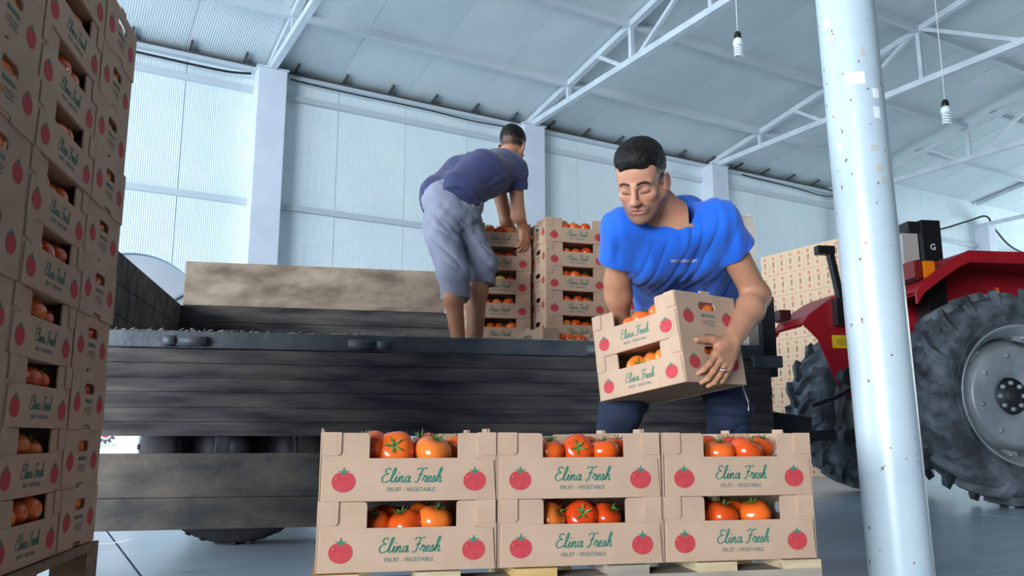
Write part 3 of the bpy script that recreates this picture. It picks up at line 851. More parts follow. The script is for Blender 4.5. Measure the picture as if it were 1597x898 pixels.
ra = math.radians(11); p = corner_to_center(827.5, 400, 5.06, ra, True); on_stack(p, ra, 6, 'trailer stack by the navy man', 'crates stacked on the trailer')
ra = math.radians(12); p = corner_to_center(972, 440, 4.80, ra); on_stack(p, ra, 4, 'trailer stack behind the blue man', 'crates stacked on the trailer')
ra = math.radians(31); p = corner_to_center(846, 505, 4.33, ra); loc = Vector((p.x, p.y, BED + .001))
crate(loc, (0, 0, ra), 'cardboard tomato crate turned askew at the foot of the trailer stacks', 'crates stacked on the trailer')
fill(TR(loc, ra), 'askew crate on the trailer', 'tomatoes in the trailer crates', rowb=2, rise=.01)
tomato(TR(loc, ra) @ Vector((-.148, .0, .104)), .036, 'tomato behind the hand hole of the askew crate on the trailer', 'tomatoes in the trailer crates')

# ---- far wall of flat-packed crates standing on end
M_far = mat('pale_new_cardboard', srgb(238,204,170), .85, srgb(230,194,160), 6)
M_far_p = mat('faded_orange_print', srgb(222,150,120), .85)
M_slot_shade = mat('slot_shade', srgb(30,26,24), .9)
fw, fh, fd = .151, .302, .40
# unit: width along x, height z, face at -y
prof = [(0, 0), (fw, 0), (fw, fh*.40), (fw+.008, fh*.41), (fw+.008, fh*.59), (fw, fh*.60), (fw, fh), (0, fh), (0, fh*.60), (.008, fh*.59), (.008, fh*.41), (0, fh*.40)]
fb = MB().poly([(x*.985 + .001, z*.99 + .001) for x, z in prof], fd, holes=[round_rect(fw*.44, fw*.60, fh*.38, fh*.62, .008, 3)]).mesh('carton', M_far)
disc = MB().add([(.024*math.cos(2*math.pi*i/14), 0, .024*math.sin(2*math.pi*i/14)) for i in range(14)], [tuple(range(14))]).mesh('round_print', M_far_p)
slotm = boxmesh('slot_shade_plug', (fw*.44, .03, fh*.38), (fw*.60, .05, fh*.62), M_slot_shade)  # near-black plug in the cut hole, standing in for its inner shade
fold = boxmesh('fold_line', (fw*.80, -.0006, fh*.2), (fw*.90, 0, fh*.8), mat('pale_fold', srgb(214,190,164), .9))
fp = at(1230, 383, 11.0)
FAR_ROT = math.atan2(-U.x, U.y) * 0
# face looks towards -U; its x axis runs along -NN (towards the camera)
Mf = Matrix.Rotation(math.atan2(-NN.y, -NN.x), 4, 'Z')
frz = math.atan2(-NN.y, -NN.x)
n_lat = 9
s_face = (fp - WA).dot(U); r_face = -(fp - WA).dot(NN)
# left end of the visible face at x 1188
best = min(((abs((lambda q: 798.5 + FPX*q.x/(q.y*_c + (q.z-CAM_H)*_s))(bl(s_face, r, 2.9)) - 1186), r) for r in [r_face - 2 + .02*k for k in range(200)]))[1]
for j in range(10):
    for i in range(n_lat):
        root = empty('flat_packed_crate', bl(s_face, best + i*fw + (.02 if j < 7 else 0), .002 + j*fh), (0, 0, frz))
        obj('carton', fb, root); obj('slot_shade_plug', slotm, root)
        obj('round_print', disc, root, loc=(fw*.5, -.0008, fh*.80)); obj('round_print', disc, root, loc=(fw*.5, -.0008, fh*.20))
        tag(root, f'pale crate on end behind tractor, {ORD[j]} row up, {(NTH + ["seventh","eighth","ninth"])[i]} from far edge', 'crate', 'pale crates stacked on end')

# ---- things behind the trailer's left end
def sign_board():
    p = at(216, 690, 6.6); root = empty('sign_board', Vector((p.x, p.y, 0)), (0, 0, math.radians(8)))
    w, z0, z1 = .95, .26, .86
    obj('panel', MB().box((-w, 0, z0), (0, .02, z1)).mesh('panel', M_white_plastic), root)
    for x in (-w + .05, -.08): obj('leg', MB().box((x, .02, 0), (x + .03, .05, z1)).mesh('leg', M_steel), root)
    mb = MB()
    for k in range(12):
        a = 2*math.pi*k/12; Mk = frame((-.25, -.002, .525), (math.cos(a), 0, math.sin(a)), (0, 1, 0), (-math.sin(a), 0, math.cos(a)))
        mb.box((.058, 0, -.011), (.078, .0015, .011), M=Mk)
        a2 = 2*math.pi*(k+1)/12
        mb.add([(-.25+.062*math.cos(a), -.002, .525+.062*math.sin(a)), (-.25+.062*math.cos(a2), -.002, .525+.062*math.sin(a2)), (-.25+.048*math.cos(a2), -.002, .525+.048*math.sin(a2)), (-.25+.048*math.cos(a), -.002, .525+.048*math.sin(a))], [(0,1,2,3)])
    obj('gear_emblem', mb.mesh('gear_emblem', mat('sign_dark_grey', srgb(70,74,82), .6)), root)
    obj('emblem_centre', MB().add([(-.25+.034*math.cos(2*math.pi*i/20), -.002, .525+.034*math.sin(2*math.pi*i/20)) for i in range(20)], [tuple(range(20))]).mesh('emblem_centre', mat('sign_red', srgb(214,52,52), .6)), root)
    t = text_mesh('NDİSLİK', .036, 'CENTER'); t.v = [(v[0] - .235, -.002, v[2] + .42) for v in t.v]
    obj('lettering', t.mesh('lettering', mat('sign_grey', srgb(150,154,160), .6)), root)
    tag(root, 'white sign board with red gear emblem seen under the trailer', 'sign')
sign_board()
def drum_fan():
    p = at(203, 511, 6.3); root = empty('round_fan', Vector((p.x, p.y, 0)), (0, 0, math.radians(14)))
    zc, R = p.z, .555
    M = frame((0, 0, zc), (1, 0, 0), (0, 0, 1), (0, -1, 0))
    M_r = mat('fan_rim_steel', srgb(112,140,156), .35, metal=.4)
    obj('rim', MB().lathe([(R, -.12), (R+.012, -.12), (R+.012, .12), (R, .12)], 64, M, closed=True).mesh('rim', M_r), root)
    obj('guard', MB().lathe([(R, .10), (.3, .125), (0, .13)], 64, M).mesh('guard', mat('fan_guard_grey', srgb(150,156,166), .5, srgb(164,170,178), 2)), root)
    mb = MB()
    for a in (.6, .6 + math.pi/2): mb.bar(M @ Vector((-R*math.cos(a), -R*math.sin(a), .128)), M @ Vector((R*math.cos(a), R*math.sin(a), .128)), .03, .02)
    obj('cross_brace', mb.mesh('cross_brace', mat('fan_brace', srgb(132,138,148), .5)), root)
    mb = MB()
    for s_ in (-1, 1):
        mb.tube([(s_*.56, 0, zc), (s_*.56, 0, .03)], .02, 8); mb.tube([(s_*.56, -.3, .02), (s_*.56, .3, .02)], .02, 8)
    obj('stand', mb.mesh('stand', M_r), root)
    tag(root, 'round grey disc with steel rim behind the trailer end panel', 'fan')
drum_fan()
# scrap of white paper on the floor beside the shaded pallet
sp = [(0,0,.004),(.05,.008,.004),(.10,.022,.010),(.14,.05,.022)]
mb = MB(); vs = []
for i, (x, y, z) in enumerate(sp): vs += [(x, y-.010+.002*i, z), (x, y+.010-.002*i, z+.004)]
o_ = obj('paper_scrap', mb.add(vs, [(2*i, 2*i+2, 2*i+3, 2*i+1) for i in range(3)]).mesh('paper_scrap', M_paper))
p = Vector((0,0,CAM_H)) + ray(150, 850) * (-CAM_H / ray(150, 850).z); o_.location = (p.x, p.y, 0)
tag(o_, 'curled scrap of white paper on the floor by the shaded pallet', 'paper')

# ================================================================== tractor
M_red = mat('tractor_red_paint', srgb(168,28,40), .35, srgb(140,24,34), 3, bump=.05)
M_redd = mat('dull_red_paint', srgb(128,30,36), .55, srgb(104,34,38), 4)
M_yel = mat('yellow_sticker', srgb(226,186,30), .6)
M_amber = mat('amber_lens', srgb(222,120,20), .25)
M_redlens = mat('red_lens', srgb(120,30,24), .3)
M_blue = mat('dark_blue_iron', srgb(30,38,62), .5, srgb(46,50,66), 6, metal=.2)
HA = math.radians(8)
TH1, TH2 = Vector((math.cos(HA), math.sin(HA), 0)), Vector((-math.sin(HA), math.cos(HA), 0))
c1 = Vector((0,0,CAM_H)) + ray(1556, 792) * (-CAM_H / ray(1556, 792).z)
tc_ = Vector((3.65, 6.17, 0))          # middle of the near rear tyre on the floor
tk = empty('tractor', tc_, (0, 0, HA))
tag(tk, 'red farm tractor with big ribbed rear tyres behind the steel post', 'tractor')
RW, WW = .795, .42
def rear_wheel(y, out):
    """out: -1 when the outer face looks at the camera"""
    M = frame((.03, y, RW), (1, 0, 0), (0, 0, 1), (0, -1, 0)) if out < 0 else frame((.03, y, RW), (-1, 0, 0), (0, 0, 1), (0, 1, 0))
    R0 = RW - .06; rr = .50
    prof = [(rr, -.20), (rr+.03, -.235), (.62, -.26), (.69, -.25), (R0-.01, -.21), (R0, -.12), (R0, .12), (R0-.01, .21), (.69, .25), (.62, .26), (rr+.03, .235), (rr, .20)]
    ty = obj('tyre', MB().lathe(prof, 72, M, closed=True).mesh('tyre', M_tyre), tk)
    mb = MB(); n = 20
    for k in range(n):
        for s_ in (-1, 1):
            a0 = 2*math.pi*(k + (0 if s_ > 0 else .5))/n
            # a lug runs from near the centre line out over the shoulder, swept along the tread
            st = [(0.0, .0, R0-.01, RW), (.25, .06, R0-.01, RW), (.6, .15, R0-.012, RW-.004), (.86, .228, R0-.05, RW-.02), (1.0, .262, .66, RW-.115)]
            vs = []; fs = []
            for t, w, ri, ro in st:
                ac = a0 + .30 * t * (1 if s_ > 0 else 1)
                hw = .030 + .022 * t
                for da, r in ((-hw, ri), (hw, ri), (hw*.72, ro), (-hw*.72, ro)):
                    aa = ac + da / .75
                    vs.append(M @ Vector((r*math.cos(aa), r*math.sin(aa), s_ * w)))
            for i in range(len(st)-1):
                for q in range(4):
                    q2 = (q+1) % 4; fs.append((i*4+q, i*4+q2, (i+1)*4+q2, (i+1)*4+q))
            fs.append((0,1,2,3)); e = (len(st)-1)*4; fs.append((e+3,e+2,e+1,e))
            mb.add(vs, fs)
    obj('tread_lugs', mb.mesh('tread_lugs', M_tyre, bevel=0), ty)
    obj('side_ring', MB().lathe([(.560, .2475), (.57, .2545), (.58, .2515)], 64, M).mesh('side_ring', M_tyre), ty)
    # rim: flange, drum, dished disc
    rim = obj('rim', MB().lathe([(.518, .205), (.512, .222), (.494, .214), (.480, .165), (.446, .14), (.436, .03), (.415, -.03), (.415, -.19), (.50, -.20)], 64, M).mesh('rim', M_rim), tk)
    dd = MB().lathe([(.415, .0), (.405, .03), (.388, .07), (.365, .115), (.350, .128), (.185, .095), (.145, .090), (.138, .05), (.10, .045)], 64, M)
    dk = obj('wheel_disc', dd.mesh('wheel_disc', M_rim), tk)
    for k in range(8):
        a = 2*math.pi*k/8 + .2
        obj('wheel_nut', MB().lathe([(0, .122), (.018, .12), (.02, .10), (.02, .06)], 6, M @ Matrix.Translation((.30*math.cos(a), .30*math.sin(a), .018))).mesh('wheel_nut', M_rim), dk)
    for k in range(8):
        a = 2*math.pi*k/8
        obj('hub_bolt', MB().lathe([(0, .078), (.017, .076), (.018, .03)], 6, M @ Matrix.Translation((.096*math.cos(a), .096*math.sin(a), .004))).mesh('hub_bolt', M_rim), dk)
    obj('hub', MB().lathe([(.14, .035), (.136, .058), (.066, .062), (.062, .085), (.05, .095), (0, .095)], 32, M).mesh('hub', M_irond), tk)
    for k in range(6):
        a = 2*math.pi*k/6 + .3
        mbk = MB().box((.405, -.055, .075), (.47, .055, .105), M=M @ Matrix.Rotation(a, 4, 'Z')).lathe([(0, .10), (.018, .098), (.02, .07)], 6, M @ Matrix.Rotation(a, 4, 'Z') @ Matrix.Translation((.44, 0, .03)))
        obj('rim_lug', mbk.mesh('rim_lug', M_rim), rim)
    return ty
rear_wheel(0, -1)
rear_wheel(1.75, 1)
# mudguards: flat top, sloping rear, inner side plate
def mudguard(y0, y1, inner_y, flip):
    top = [(-.80, 1.52), (-.74, 1.60), (-.60, 1.70), (-.46, 1.79), (-.36, 1.835), (.20, 1.835), (.75, 1.80)]
    mb = MB(); vs = []; fs = []
    for x, z in top: vs += [(x, y0, z), (x, y1, z), (x, y1, z - .025), (x, y0, z - .025)]
    for i in range(len(top)-1):
        for q in range(4): q2 = (q+1) % 4; fs.append((i*4+q, i*4+q2, (i+1)*4+q2, (i+1)*4+q))
    mb.add(vs, fs)
    g = obj('mudguard_top', mb.mesh('mudguard_top', M_red), tk)
    ye = y0 if not flip else y1
    lip = MB(); vs = []; fs = []
    for x, z in top: vs += [(x, ye-.012, z+.003), (x, ye+.012, z+.003), (x, ye+.012, z-.085), (x, ye-.012, z-.085)]
    for i in range(len(top)-1):
        for q in range(4): q2 = (q+1) % 4; fs.append((i*4+q, i*4+q2, (i+1)*4+q2, (i+1)*4+q))
    fs.append((0,1,2,3)); lip.add(vs, fs)
    obj('mudguard_lip', lip.mesh('mudguard_lip', M_red), g)
    side = [(-.80, 1.52), (-.74, 1.60), (-.60, 1.70), (-.46, 1.79), (-.36, 1.835), (.75, 1.80), (.75, .95), (.30, .85), (-.36, .86), (-.50, .98), (-.66, 1.38)]
    obj('mudguard_side', MB().poly(side, .012, M=Matrix.Translation((0, inner_y, 0))).mesh('mudguard_side', M_red), tk)
    for x in (-.62, -.45):
        obj('mudguard_rib', MB().box((x, min(y0, inner_y)+.02, 1.25), (x + .03, max(y1, inner_y)-.0, 1.62)).mesh('mudguard_rib', M_redd), g) if False else None
    return g
g1 = mudguard(-.26, .31, .32, False)
g2 = mudguard(1.44, 2.0, 1.42, True)
obj('sticker', MB().box((-.52, 1.415, 1.30), (-.31, 1.419, 1.42)).mesh('sticker', M_yel), tk)
t_ = MB()
for z, w in ((1.395, .05), (1.375, .14), (1.36, .13), (1.345, .14), (1.33, .10)): t_.box((-.415-w/2, 1.413, z), (-.415+w/2, 1.415, z+.005))
obj('sticker_print', t_.mesh('sticker_print', mat('sticker_ink', srgb(120,100,30), .7)), tk)
# lamps
lp = obj('tail_lamp', MB().box((-.74, -.22, 1.62), (-.60, .06, 1.77), M=None).mesh('tail_lamp', M_black_plastic, bevel=.01), tk)
obj('amber_lens', MB().box((-.705, -.235, 1.63), (-.61, -.07, 1.76)).mesh('amber_lens', M_amber, bevel=.01), lp)
obj('red_lens', MB().box((-.78, -.235, 1.63), (-.71, .055, 1.76)).mesh('red_lens', M_redlens, bevel=.01), lp)
obj('marker_lamp', MB().box((-.86, 1.74, 1.60), (-.74, 1.96, 1.70)).mesh('marker_lamp', mat('dark_red_lamp', srgb(58,20,22), .4), bevel=.012), tk)
# roll-bar posts
def roll_post(y, label_letter):
    mb = MB().box((-.44, y-.08, 1.30), (-.28, y+.08, 2.17)).box((-.54, y-.06, 2.08), (-.44, y+.06, 2.16))
    pst = obj('roll_bar_post', mb.mesh('roll_bar_post', M_black_plastic, bevel=.004), tk)
    return pst
rp_ = roll_post(.20, True)
lt = text_mesh('G', .07, 'CENTER'); lt.v = [(v[0] - .36, .118, v[2] + 1.93) for v in lt.v]
obj('painted_letter', lt.mesh('painted_letter', M_white_plastic), rp_)
obj('grey_plate', MB().box((-.58, .17, 1.72), (-.445, .19, 2.07)).mesh('grey_plate', mat('bare_steel_plate', srgb(168,160,156), .5), bevel=.003), tk)
obj('fold_roll_bar', MB().bar((-.40, 1.40, 1.62), (-.50, 1.40, 2.22), .05, .07, up=(0,1,0)).box((-.63, 1.36, 2.17), (-.46, 1.44, 2.25)).mesh('fold_roll_bar', M_black_plastic, bevel=.004), tk)
obj('bracket_box', MB().box((-.50, 1.34, 1.50), (-.36, 1.45, 1.75)).mesh('bracket_box', M_black_plastic, bevel=.006), tk)
# axle, gearbox, hitch
obj('rear_axle', MB().lathe([(.11, 0), (.12, .45), (.19, .6), (.19, 1.0), (.12, 1.15), (.11, 1.62)], 24, frame((.03, .06, RW), (1,0,0), (0,0,-1), (0,1,0))).mesh('rear_axle', M_irond), tk)
obj('gearbox', MB().box((-.22, .62, .52), (1.6, 1.12, 1.18)).mesh('gearbox', M_blue, bevel=.03), tk)
obj('seat', MB().box((-.15, .66, 1.45), (.30, 1.08, 1.53)).box((-.22, .66, 1.48), (-.12, 1.08, 1.60)).mesh('seat', M_black_plastic, bevel=.03), tk)
obj('seat_post', MB().box((-.05, .76, 1.16), (.2, .98, 1.47)).mesh('seat_post', M_irond), tk)
for s_, yy in ((-1, .58), (1, 1.16)):
    obj('lower_link', MB().bar((-.10, yy, .55), (-.98, yy + s_*.10, .50), .05, .09).tube([(-.98, yy+s_*.10-.05, .50), (-.98, yy+s_*.10+.05, .50)], .06, 14).mesh('lower_link', M_irond), tk)
    obj('lift_arm', MB().bar((-.05, yy, 1.05), (-.55, yy, 1.02), .06, .08).tube([(-.55, yy-.06, 1.02), (-.55, yy+.06, 1.02)], .075, 16).mesh('lift_arm', M_irond), tk)
    obj('lift_rod', MB().bar((-.55, yy, 1.02), (-.66, yy + s_*.06, .54), .045, .045).mesh('lift_rod', M_irond), tk)
obj('top_link', MB().tube([(-.22, .7, 1.0), (-.62, .7, 1.30)], .022, 10).tube([(-.62, .66, 1.30), (-.62, .74, 1.30)], .05, 14).mesh('top_link', M_irond), tk)
obj('hitch_bar', MB().box((-.75, .64, .42), (-.15, .76, .47)).box((-.78, .60, .46), (-.62, .80, .50)).mesh('hitch_bar', M_irond), tk)
obj('hitch_frame', MB().box((-.50, .35, .36), (-.42, 1.05, .42)).box((-.50, .35, .36), (-.42, .41, .62)).box((-.50, .99, .36), (-.42, 1.05, .62)).mesh('hitch_frame', M_irond), tk)
obj('hydraulic_hose', MB().tube(spline([(-.18, .62, 1.30), (-.45, .55, 1.18), (-.75, .5, 1.0), (-1.0, .48, .83), (-1.25, .5, .74)], 8), .019, 8).mesh('hydraulic_hose', M_black_plastic), tk)
obj('hose_coupling', MB().tube([(-.42, 1.30, 1.56), (-.32, 1.28, 1.46), (-.24, 1.28, 1.36)], [.034, .026, .022], 10).tube(spline([(-.24,1.28,1.4), (-.30,1.2,1.30), (-.20,1.2,1.27), (-.12,1.25,1.3)], 6), .008, 6).mesh('hose_coupling', M_irond), tk)
obj('hood', MB().box((1.15, .42, 1.0), (2.7, .98, 1.52)).mesh('hood', M_red, bevel=.06), tk)
obj('platform', MB().box((.1, .28, .74), (1.2, 1.12, .78)).mesh('platform', M_irond), tk)
for yy in (.02, 1.38):
    Mw = frame((2.15, yy, .46), (1,0,0), (0,0,1), (0,-1,0))
    obj('front_tyre', MB().lathe(tyre_profile(.458, .2, .22), 40, Mw, closed=True).lathe([(.22, .06), (.1, .05), (0, .06)], 32, Mw).mesh('front_tyre', M_tyre2), tk)
obj('front_axle', MB().box((2.1, .02, .42), (2.2, 1.38, .5)).box((2.05, .55, .48), (2.25, .85, 1.02)).mesh('front_axle', M_irond), tk)
obj('control_lever', MB().tube([(.35, .30, 1.2), (.30, .30, 1.62)], .008, 6).tube([(.30, .30, 1.62), (.295, .30, 1.68)], .018, 8).mesh('control_lever', mat('orange_knob', srgb(228,96,30), .4)), tk)
# ================================================================== people: implicit bodies turned into meshes
def surface_nets(F, lo, h):
    nx, ny, nz = F.shape
    ins = F < 0
    c = np.zeros((nx-1, ny-1, nz-1), np.uint8)
    offs = [(i, j, k) for i in (0, 1) for j in (0, 1) for k in (0, 1)]
    for i, j, k in offs: c += ins[i:nx-1+i, j:ny-1+j, k:nz-1+k]
    act = (c > 0) & (c < 8)
    I = np.argwhere(act)
    idx = -np.ones(act.shape, np.int64); idx[act] = np.arange(len(I))
    V = np.zeros((len(I), 3)); cnt = np.zeros(len(I))
    val = {o: F[I[:,0]+o[0], I[:,1]+o[1], I[:,2]+o[2]] for o in offs}
    for o in offs:
        for ax in range(3):
            if o[ax]: continue
            p = list(o); p[ax] = 1; p = tuple(p)
            a, b = val[o], val[p]; m = (a < 0) != (b < 0)
            t = np.where(m, a / np.where(m, a - b, 1), 0)
            P = np.tile(np.array(o, float), (len(I), 1)); P[:, ax] += t
            V += P * m[:, None]; cnt += m
    V = (V / cnt[:, None] + I) * h + np.array(lo)
    Q = []
    for ax in range(3):
        u_, v_ = (ax+1) % 3, (ax+2) % 3
        sl = [slice(None)]*3; sl2 = [slice(None)]*3; sl[ax] = slice(0, -1); sl2[ax] = slice(1, None)
        A, B = ins[tuple(sl)], ins[tuple(sl2)]
        E = np.argwhere(A != B)
        E = E[(E[:, u_] > 0) & (E[:, v_] > 0) & (E[:, u_] < F.shape[u_]-1) & (E[:, v_] < F.shape[v_]-1)]
        if not len(E): continue
        def g(du, dv):
            q = E.copy(); q[:, u_] -= du; q[:, v_] -= dv; return idx[q[:,0], q[:,1], q[:,2]]
        q = np.stack([g(1,1), g(0,1), g(0,0), g(1,0)], 1)
        fl = ~A[E[:,0], E[:,1], E[:,2]]
        q[fl] = q[fl][:, ::-1]
        Q.append(q[(q >= 0).all(1)])
    return V, np.concatenate(Q)

_lat = rng.random((32, 32, 32))
def vnoise(P):
    f = np.floor(P).astype(int); t = P - f; t = t*t*(3-2*t); out = 0
    for i in (0, 1):
        for j in (0, 1):
            for k in (0, 1):
                w = (t[:,0] if i else 1-t[:,0]) * (t[:,1] if j else 1-t[:,1]) * (t[:,2] if k else 1-t[:,2])
                out = out + w * _lat[(f[:,0]+i) % 32, (f[:,1]+j) % 32, (f[:,2]+k) % 32]
    return out * 2 - 1

class Sdf:
    def __init__(s): s.p = []
    def cone(s, a, b, ra, rb, k=.02, op='u', cap=False, tilt=(0, 0, 0)):
        a, b = np.array(a, float), np.array(b, float); ab = b - a; L = max(ab.dot(ab), 1e-9)
        cn = ab/math.sqrt(L) + np.array(tilt, float); cn = cn/np.linalg.norm(cn)
        def f(P):
            q = P - a; t = np.clip(q @ ab / L, 0, 1)
            d = np.sqrt(((q - t[..., None]*ab)**2).sum(-1)) - (ra + (rb-ra)*t)
            return np.maximum(d, (P - b) @ cn) if cap else d
        r = max(ra, rb); s.p.append((f, np.minimum(a,b)-r, np.maximum(a,b)+r, k, op)); return s
    def ell(s, c, rad, R=None, k=.02, op='u'):
        c = np.array(c, float); rad = np.array(rad, float); R = np.eye(3) if R is None else np.array(R)
        def f(P):
            q = (P - c) @ R
            k0 = np.sqrt(((q/rad)**2).sum(-1)); k1 = np.sqrt(((q/rad**2)**2).sum(-1))
            return k0*(k0-1)/np.maximum(k1, 1e-6)
        r = rad.max(); s.p.append((f, c-r, c+r, k, op)); return s
    def plane(s, pt, nrm, k=.004, near=None):
        """cuts away the side the normal points to (only near a point, within a radius)"""
        pt, nrm = np.array(pt, float), np.array(nrm, float); nrm = nrm/np.linalg.norm(nrm)
        rr = near or 5.0
        def f(P): return -((P - pt) @ nrm) if near is None else np.maximum(-((P - pt) @ nrm), np.sqrt(((P-pt)**2).sum(-1)) - rr)
        s.p.append((f, pt-rr, pt+rr, k, 's')); return s
    def mesh(s, name, lo, hi, h, disp=None, smooth=1, merge=None):
        lo, hi = np.array(lo, float), np.array(hi, float)
        n = np.ceil((hi - lo)/h).astype(int) + 1
        F = np.full(tuple(n), .10, np.float64)
        ax = [lo[i] + h*np.arange(n[i]) for i in range(3)]
        for f, a, b, k, op in s.p:
            i0 = np.clip(np.floor((a - k - 3*h - lo)/h).astype(int), 0, n); i1 = np.clip(np.ceil((b + k + 3*h - lo)/h).astype(int)+1, 0, n)
            if (i1 <= i0).any(): continue
            P = np.stack(np.meshgrid(*[ax[i][i0[i]:i1[i]] for i in range(3)], indexing='ij'), -1)
            d = f(P); sl = tuple(slice(i0[i], i1[i]) for i in range(3)); A = F[sl]
            kk = max(k, 1e-5)
            if op == 'u':
                hh = np.maximum(kk - np.abs(A-d), 0)/kk; F[sl] = np.minimum(A, d) - hh*hh*kk/4
            else:
                d = -d; hh = np.maximum(kk - np.abs(A-d), 0)/kk; F[sl] = np.maximum(A, d) + hh*hh*kk/4
        if disp is not None:
            near = np.argwhere(np.abs(F) < .035)
            P = near*h + lo
            F[near[:,0], near[:,1], near[:,2]] += disp(P)
        V, Q = surface_nets(F, lo, h)
        if merge is not None:
            V0, Q0 = merge; Q = np.concatenate([Q0, Q + len(V0)]); V = np.concatenate([V0, V])
        return V, Q

def np_mesh(name, V, Q, m, col=None):
    me = bpy.data.meshes.new(name)
    me.vertices.add(len(V)); me.vertices.foreach_set('co', V.astype(np.float32).ravel())
    me.loops.add(len(Q)*4); me.loops.foreach_set('vertex_index', Q.astype(np.int32).ravel())
    me.polygons.add(len(Q)); me.polygons.foreach_set('loop_start', np.arange(0, len(Q)*4, 4, dtype=np.int32))
    me.polygons.foreach_set('use_smooth', np.ones(len(Q), bool))
    me.update(calc_edges=True); me.validate()
    if m is not None: me.materials.append(m)
    if col is not None:
        at_ = me.color_attributes.new('tint', 'FLOAT_COLOR', 'POINT')
        c4 = np.ones((len(V), 4), np.float32); c4[:, :3] = col; at_.data.foreach_set('color', c4.ravel())
    return me

def skin_material(name):
    m = bpy.data.materials.new(name); m.use_nodes = True; nt = m.node_tree; b = nt.nodes['Principled BSDF']
    b.inputs['Roughness'].default_value = .5; b.inputs['Specular IOR Level'].default_value = .35
    b.inputs['Subsurface Weight'].default_value = .12; b.inputs['Subsurface Radius'].default_value = (.012, .005, .003)
    b.inputs['Subsurface Scale'].default_value = 1.0
    a = nt.nodes.new('ShaderNodeVertexColor'); a.layer_name = 'tint'
    n = nt.nodes.new('ShaderNodeTexNoise'); n.inputs['Scale'].default_value = 28; n.inputs['Detail'].default_value = 6
    mx = nt.nodes.new('ShaderNodeMix'); mx.data_type = 'RGBA'; mx.blend_type = 'MULTIPLY'; mx.inputs['Factor'].default_value = .35
    r = nt.nodes.new('ShaderNodeValToRGB'); r.color_ramp.elements[0].position = .3; r.color_ramp.elements[0].color = (.72,.66,.64,1); r.color_ramp.elements[1].position = .6; r.color_ramp.elements[1].color = (1,1,1,1)
    nt.links.new(n.outputs['Fac'], r.inputs[0]); nt.links.new(a.outputs['Color'], mx.inputs['A']); nt.links.new(r.outputs['Color'], mx.inputs['B'])
    nt.links.new(mx.outputs['Result'], b.inputs['Base Color'])
    return m
M_skin = skin_material('skin')
M_hair = mat('black_hair', srgb(17,14,14), .6, srgb(26,22,21), 60, bump=.25, bscale=140, spec=.25)
M_blue_shirt = mat('blue_cotton', srgb(14,92,206), .85, srgb(20,104,218), 8, sheen=.2, bump=.06, bscale=250)
M_navy_shirt = mat('navy_cotton', srgb(46,50,92), .9, srgb(54,58,102), 8, sheen=.2, bump=.06, bscale=250)
M_jeans = mat('dark_navy_trousers', srgb(22,31,54), .85, srgb(32,43,70), 10, bump=.1, bscale=200)
M_grey_tr = mat('grey_blue_trousers', srgb(134,138,158), .9, srgb(150,152,170), 6, bump=.06, bscale=200)
M_shoe = mat('dark_shoe', srgb(38,38,42), .6)

SKIN = np.array(srgb(198,142,114)[:3]); SKIN_D = np.array(srgb(190,136,106)[:3])
def head(sd, O, f, up, neck_to, hair=True):
    """adds a head to sd; returns matrix to local axes (side, forward, up)"""
    f = np.array(f, float); f /= np.linalg.norm(f); up = np.array(up, float); up = up - f*up.dot(f); up /= np.linalg.norm(up); sx = np.cross(f, up)
    R = np.stack([sx, f, up], 1); O = np.array(O, float)
    L = lambda *p: O + R @ np.array(p, float)
    E_ = lambda c, r, k, op='u': sd.ell(L(*c), r, R, k, op)
    K = lambda a, b, ra, rb, k, op='u': sd.cone(L(*a), L(*b), ra, rb, k, op)
    E_((0, -.016, .045), (.0765, .098, .086), .01)
    E_((0, .036, -.03), (.058, .054, .088), .03)
    E_((0, .046, .045), (.058, .044, .048), .03)
    for s in (-1, 1):
        K((s*.056, .005, -.045), (s*.020, .066, -.098), .020, .017, .03)
        E_((s*.043, .062, -.024), (.020, .020, .018), .02)
        K((s*.013, .087, .017), (s*.046, .070, .019), .0085, .008, .014)
        E_((s*.032, .100, -.003), (.018, .013, .0125), None if False else .010, 's')
        E_((s*.032, .0755, -.004), (.0165, .0135, .0125), .004)
        K((s*.018, .0885, -.012), (s*.044, .0775, -.010), .0022, .0018, .004)
        E_((s*.0115, .101, -.0405), (.0085, .010, .0075), .006)
        E_((s*.0075, .106, -.0475), (.004, .005, .003), .003, 's')
        # ear
        Re = R @ np.array(Matrix.Rotation(s*.30, 3, 'Z'))
        sd.ell(L(s*.081, -.012, -.010), (.008, .019, .031), Re, .006)
        sd.ell(L(s*.089, -.008, -.006), (.005, .010, .018), Re, .004, 's')
    K((0, .094, .010), (0, .113, -.034), .0075, .0105, .012)
    E_((0, .112, -.037), (.0115, .011, .0095), .008)
    K((-.017, .083, -.069), (.017, .083, -.069), .013, .013, .02)         # mouth mound
    K((-.020, .0885, -.0660), (0, .0955, -.0630), .0032, .0046, .005); K((.020, .0885, -.0660), (0, .0955, -.0630), .0032, .0046, .005)
    K((-.014, .0890, -.0770), (.014, .0890, -.0770), .0048, .0048, .006)
    K((-.017, .0965, -.0705), (.017, .0965, -.0705), .0026, .0026, .003, 's')
    E_((0, .077, -.106), (.019, .017, .015), .018)
    nb = R.T @ (np.array(neck_to, float) - O)
    K((0, -.028, -.035), tuple(nb), .056, .060, .03)
    return O, R
